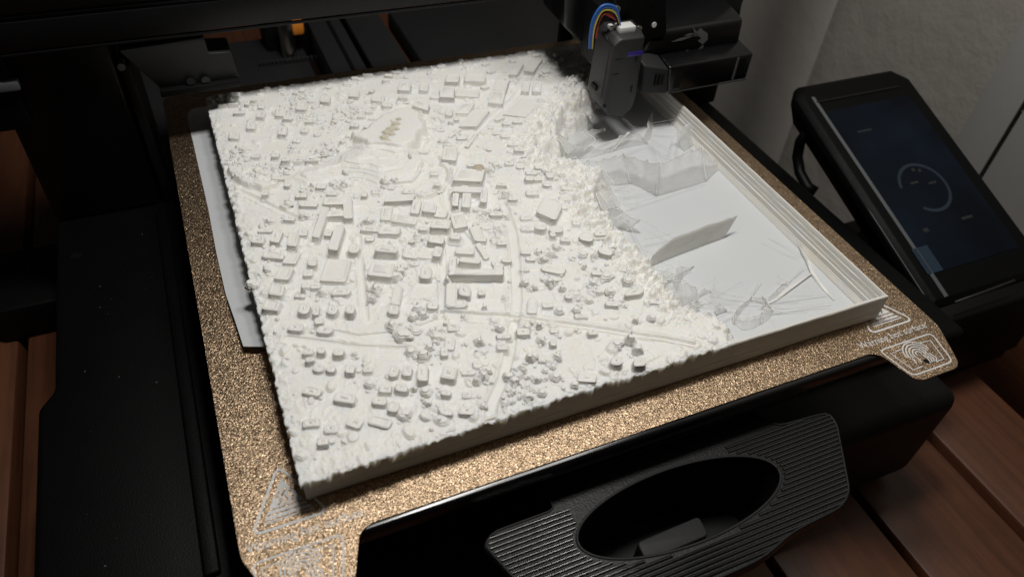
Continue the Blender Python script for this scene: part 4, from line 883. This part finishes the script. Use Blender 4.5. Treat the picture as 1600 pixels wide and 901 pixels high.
# glossy body between shroud and carriage, with a pale emblem
body = hp_(MB().loops([[(xl+0.1, DY+0.9, zt_+0.1), (xr-0.15, DY+0.9, zt_-0.02), (xr-0.25, DY+0.9, zt_+1.2), (xl+0.4, DY+0.9, zt_+1.1)], [(xl+0.1, CB+.1, zt_-0.3), (xr-0.15, CB+.1, zt_-0.3), (xr-0.25, CB+.1, zt_+1.6), (xl+0.4, CB+.1, zt_+1.6)]]), 'fan_housing', M['gloss'], bevel=0.2, seg=4)
EY = DY+0.885
def em(px): return [(ony(u, v, EY)[0], EY, ony(u, v, EY)[2]) for u, v in px]
e = MB()
for px in ([(1048,66),(1062,60),(1082,55),(1086,52),(1084,57),(1064,64)], [(1068,56),(1078,52),(1090,53),(1092,57),(1080,57)], [(1085,52),(1082,42),(1089,50),(1094,44),(1106,53),(1106,62),(1098,70),(1090,64),(1096,60)],
           [(1072,78),(1082,80),(1092,76),(1098,70),(1100,73),(1093,80),(1082,83),(1073,82)]):
    v_ = em(px); n_ = len(v_); e.add(v_, [tuple(range(n_))])
child(e, 'emblem', M['mark'], body)
hp_(MB().box(lxv+0.45, lxv+1.4, HY+1.33, CB+0.05, 2.8, 5.4), 'heat_block_cover', M['black2'], bevel=0.1)
hp_(MB().tube([(lxv+0.75, HY+1.2, 1.5), (lxv+0.75, HY+1.2, 1.32)], [0.2, 0.08], 16), 'nozzle', M['steel'])

# ------------------------------------------------------------------ touch screen on its foot
SC = np.array([18.0, 3.6, 0.0]); th_ = math.radians(19); SN = np.array([0, -math.sin(th_), math.cos(th_)])
def sp(u, v, d_=0.0): return onpl(u, v, SC, SN)-SN*d_
scr = empty('touch_screen', (20, -5, TZ)); tag(scr, 'black tablet-like touch screen tilted beside the right side of the printer', 'touch screen')
ox = Vector((1, 0, 0)); oy = Vector((0, math.cos(th_), math.sin(th_))); oz = Vector(SN)
def loc2(p): v = Vector(p-SC); return v.dot(ox), v.dot(oy)
tl, tr_, brr = loc2(sp(1252, 140)), loc2(sp(1424, 98)), loc2(sp(1600, 415))
wS = 7.4; x0, x1s = -0.55, 7.0; yt, ybm = 0.35, -12.6
def SP(x, y_, z=0): return tuple(SC+np.array(ox)*x+np.array(oy)*y_+np.array(oz)*z)
def sobj(rings, name, m, par=scr, **kw):
    mb = MB()
    mb.loops([[SP(*p) for p in r_] for r_ in rings]); o = mb.build(name, m, **kw); attach(o, par); return o
ol = [(x0, yt-0.7), (x0+0.6, yt), (x1s-0.7, yt), (x1s, yt-0.7), (x1s, ybm), (x0, ybm)]
def inset(o_, d_): cxm, cym = (x0+x1s)/2, (yt+ybm)/2; return [(cxm+(x-cxm)*(1-d_/3.8), cym+(y_-cym)*(1-d_/6.4)) for x, y_ in o_]
cas = sobj([[(x, y_, -1.7) for x, y_ in inset(ol, 0.5)], [(x, y_, -0.6) for x, y_ in inset(ol, -0.05)], [(x, y_, -0.25) for x, y_ in ol], [(x, y_, 0) for x, y_ in inset(ol, 0.28)]], 'case', M['black'], bevel=0.06)
sobj([[(x0+0.02, ybm+0.3, -0.20), (x0+0.98, ybm+0.3, 0.05), (x0+0.88, yt-0.95, 0.05), (x0+0.08, yt-0.7, -0.20)], [(x0+0.12, ybm+0.3, -0.38), (x0+0.98, ybm+0.3, -0.05), (x0+0.88, yt-0.95, -0.05), (x0+0.16, yt-0.75, -0.4)]], 'edge_trim', M['silver'], bevel=0.02)
d0, d1, d2, d3 = loc2(sp(1311, 173)), loc2(sp(1437, 145)), loc2(sp(1575, 395)), loc2(sp(1432, 432))
xa, xb_ = (d0[0]+d3[0])/2, (d1[0]+d2[0])/2; ya, yb_ = (d0[1]+d1[1])/2, (d2[1]+d3[1])/2
sobj([[(xa, yb_, 0.004), (xb_, yb_, 0.004), (xb_, ya, 0.004), (xa, ya, 0.004)], [(xa, yb_, 0.035), (xb_, yb_, 0.035), (xb_, ya, 0.035), (xa, ya, 0.035)]], 'display', M['glass'])
sobj([[(xa-0.1, ya+0.62, 0.0), (xb_-0.2, ya+0.62, 0.0), (xb_-0.2, ya+0.72, 0.0), (xa-0.1, ya+0.72, 0.0)], [(xa-0.1, ya+0.62, 0.05), (xb_-0.2, ya+0.62, 0.05), (xb_-0.2, ya+0.72, 0.05), (xa-0.1, ya+0.72, 0.05)]], 'top_groove', M['gloss'])
c_ = loc2(sp(1444, 293)); ui = MB(); nn = 36
for i in range(nn):
    a0, a1 = (i/nn*300-130), ((i+1)/nn*300-130); f = lambda a, r_: SP(c_[0]+r_*math.cos(math.radians(a)), c_[1]+r_*math.sin(math.radians(a)), 0.04)
    ui.add([f(a0, 1.25), f(a1, 1.25), f(a1, 1.42), f(a0, 1.42)], [(0, 1, 2, 3)])
o = ui.build('progress_ring', M['ui_ring'], ); attach(o, scr)
def uir(px, py, w_, h_, name, m):
    c = loc2(sp(px, py)); mb = MB().add([SP(c[0]-w_/2, c[1]-h_/2, 0.04), SP(c[0]+w_/2, c[1]-h_/2, 0.04), SP(c[0]+w_/2, c[1]+h_/2, 0.04), SP(c[0]-w_/2, c[1]+h_/2, 0.04)], [(0, 1, 2, 3)])
    o = mb.build(name, M[m]); attach(o, scr)
uir(1448, 406, 0.95, 1.35, 'blue_button', 'ui_blue')
for px, py, w_, h_ in ((1426, 266, .22, .16), (1436, 267, .18, .16), (1428, 286, .5, .12), (1456, 286, .5, .12), (1446, 360, .3, .2), (1510, 340, .7, .14), (1350, 205, .9, .10)):
    uir(px, py, w_, h_, 'screen_mark', 'ui_text')
def scp(mb, name, m, **kw):
    o = mb.build(name, m, **kw); attach(o, scr); return o
scp(MB().prism([(17.6, -8.9), (25.2, -8.9), (25.2, 2), (17.6, 2)], TZ+0.05, TZ+1.2), 'foot', M['black2'], bevel=0.2)
scp(MB().loops([[(17.9, -9.2, TZ+1.2), (25.0, -9.2, TZ+1.2), (25.0, -9.0, -4.5), (17.9, -9.0, -4.5)], [(17.9, -1, TZ+1.2), (25.0, -1, TZ+1.2), (25.0, -3, -3.9), (17.9, -3, -3.9)]]), 'support', M['black2'], bevel=0.15)
a, b_ = loc2(sp(1495, 470)), loc2(sp(1586, 437))
scp(MB().tube([onz(1492, 472, -3.6), onz(1540, 455, -3.55), onz(1585, 438, -3.5)], 0.06, 6), 'lower_edge_highlight', M['grey'], smooth=True)  # grey bead shapes the highlight line along the screen's lower edge
cb = [(1262,205,-1.6),(1250,222,-2.6),(1246,245,-3.4),(1250,270,-4.0),(1262,292,-4.2),(1275,300,-4.3)]
scp(MB().tube([onz(u, v, z) for u, v, z in cb], 0.28, 10), 'cable', M['black2'], smooth=True)

scene.cycles.use_adaptive_sampling = True
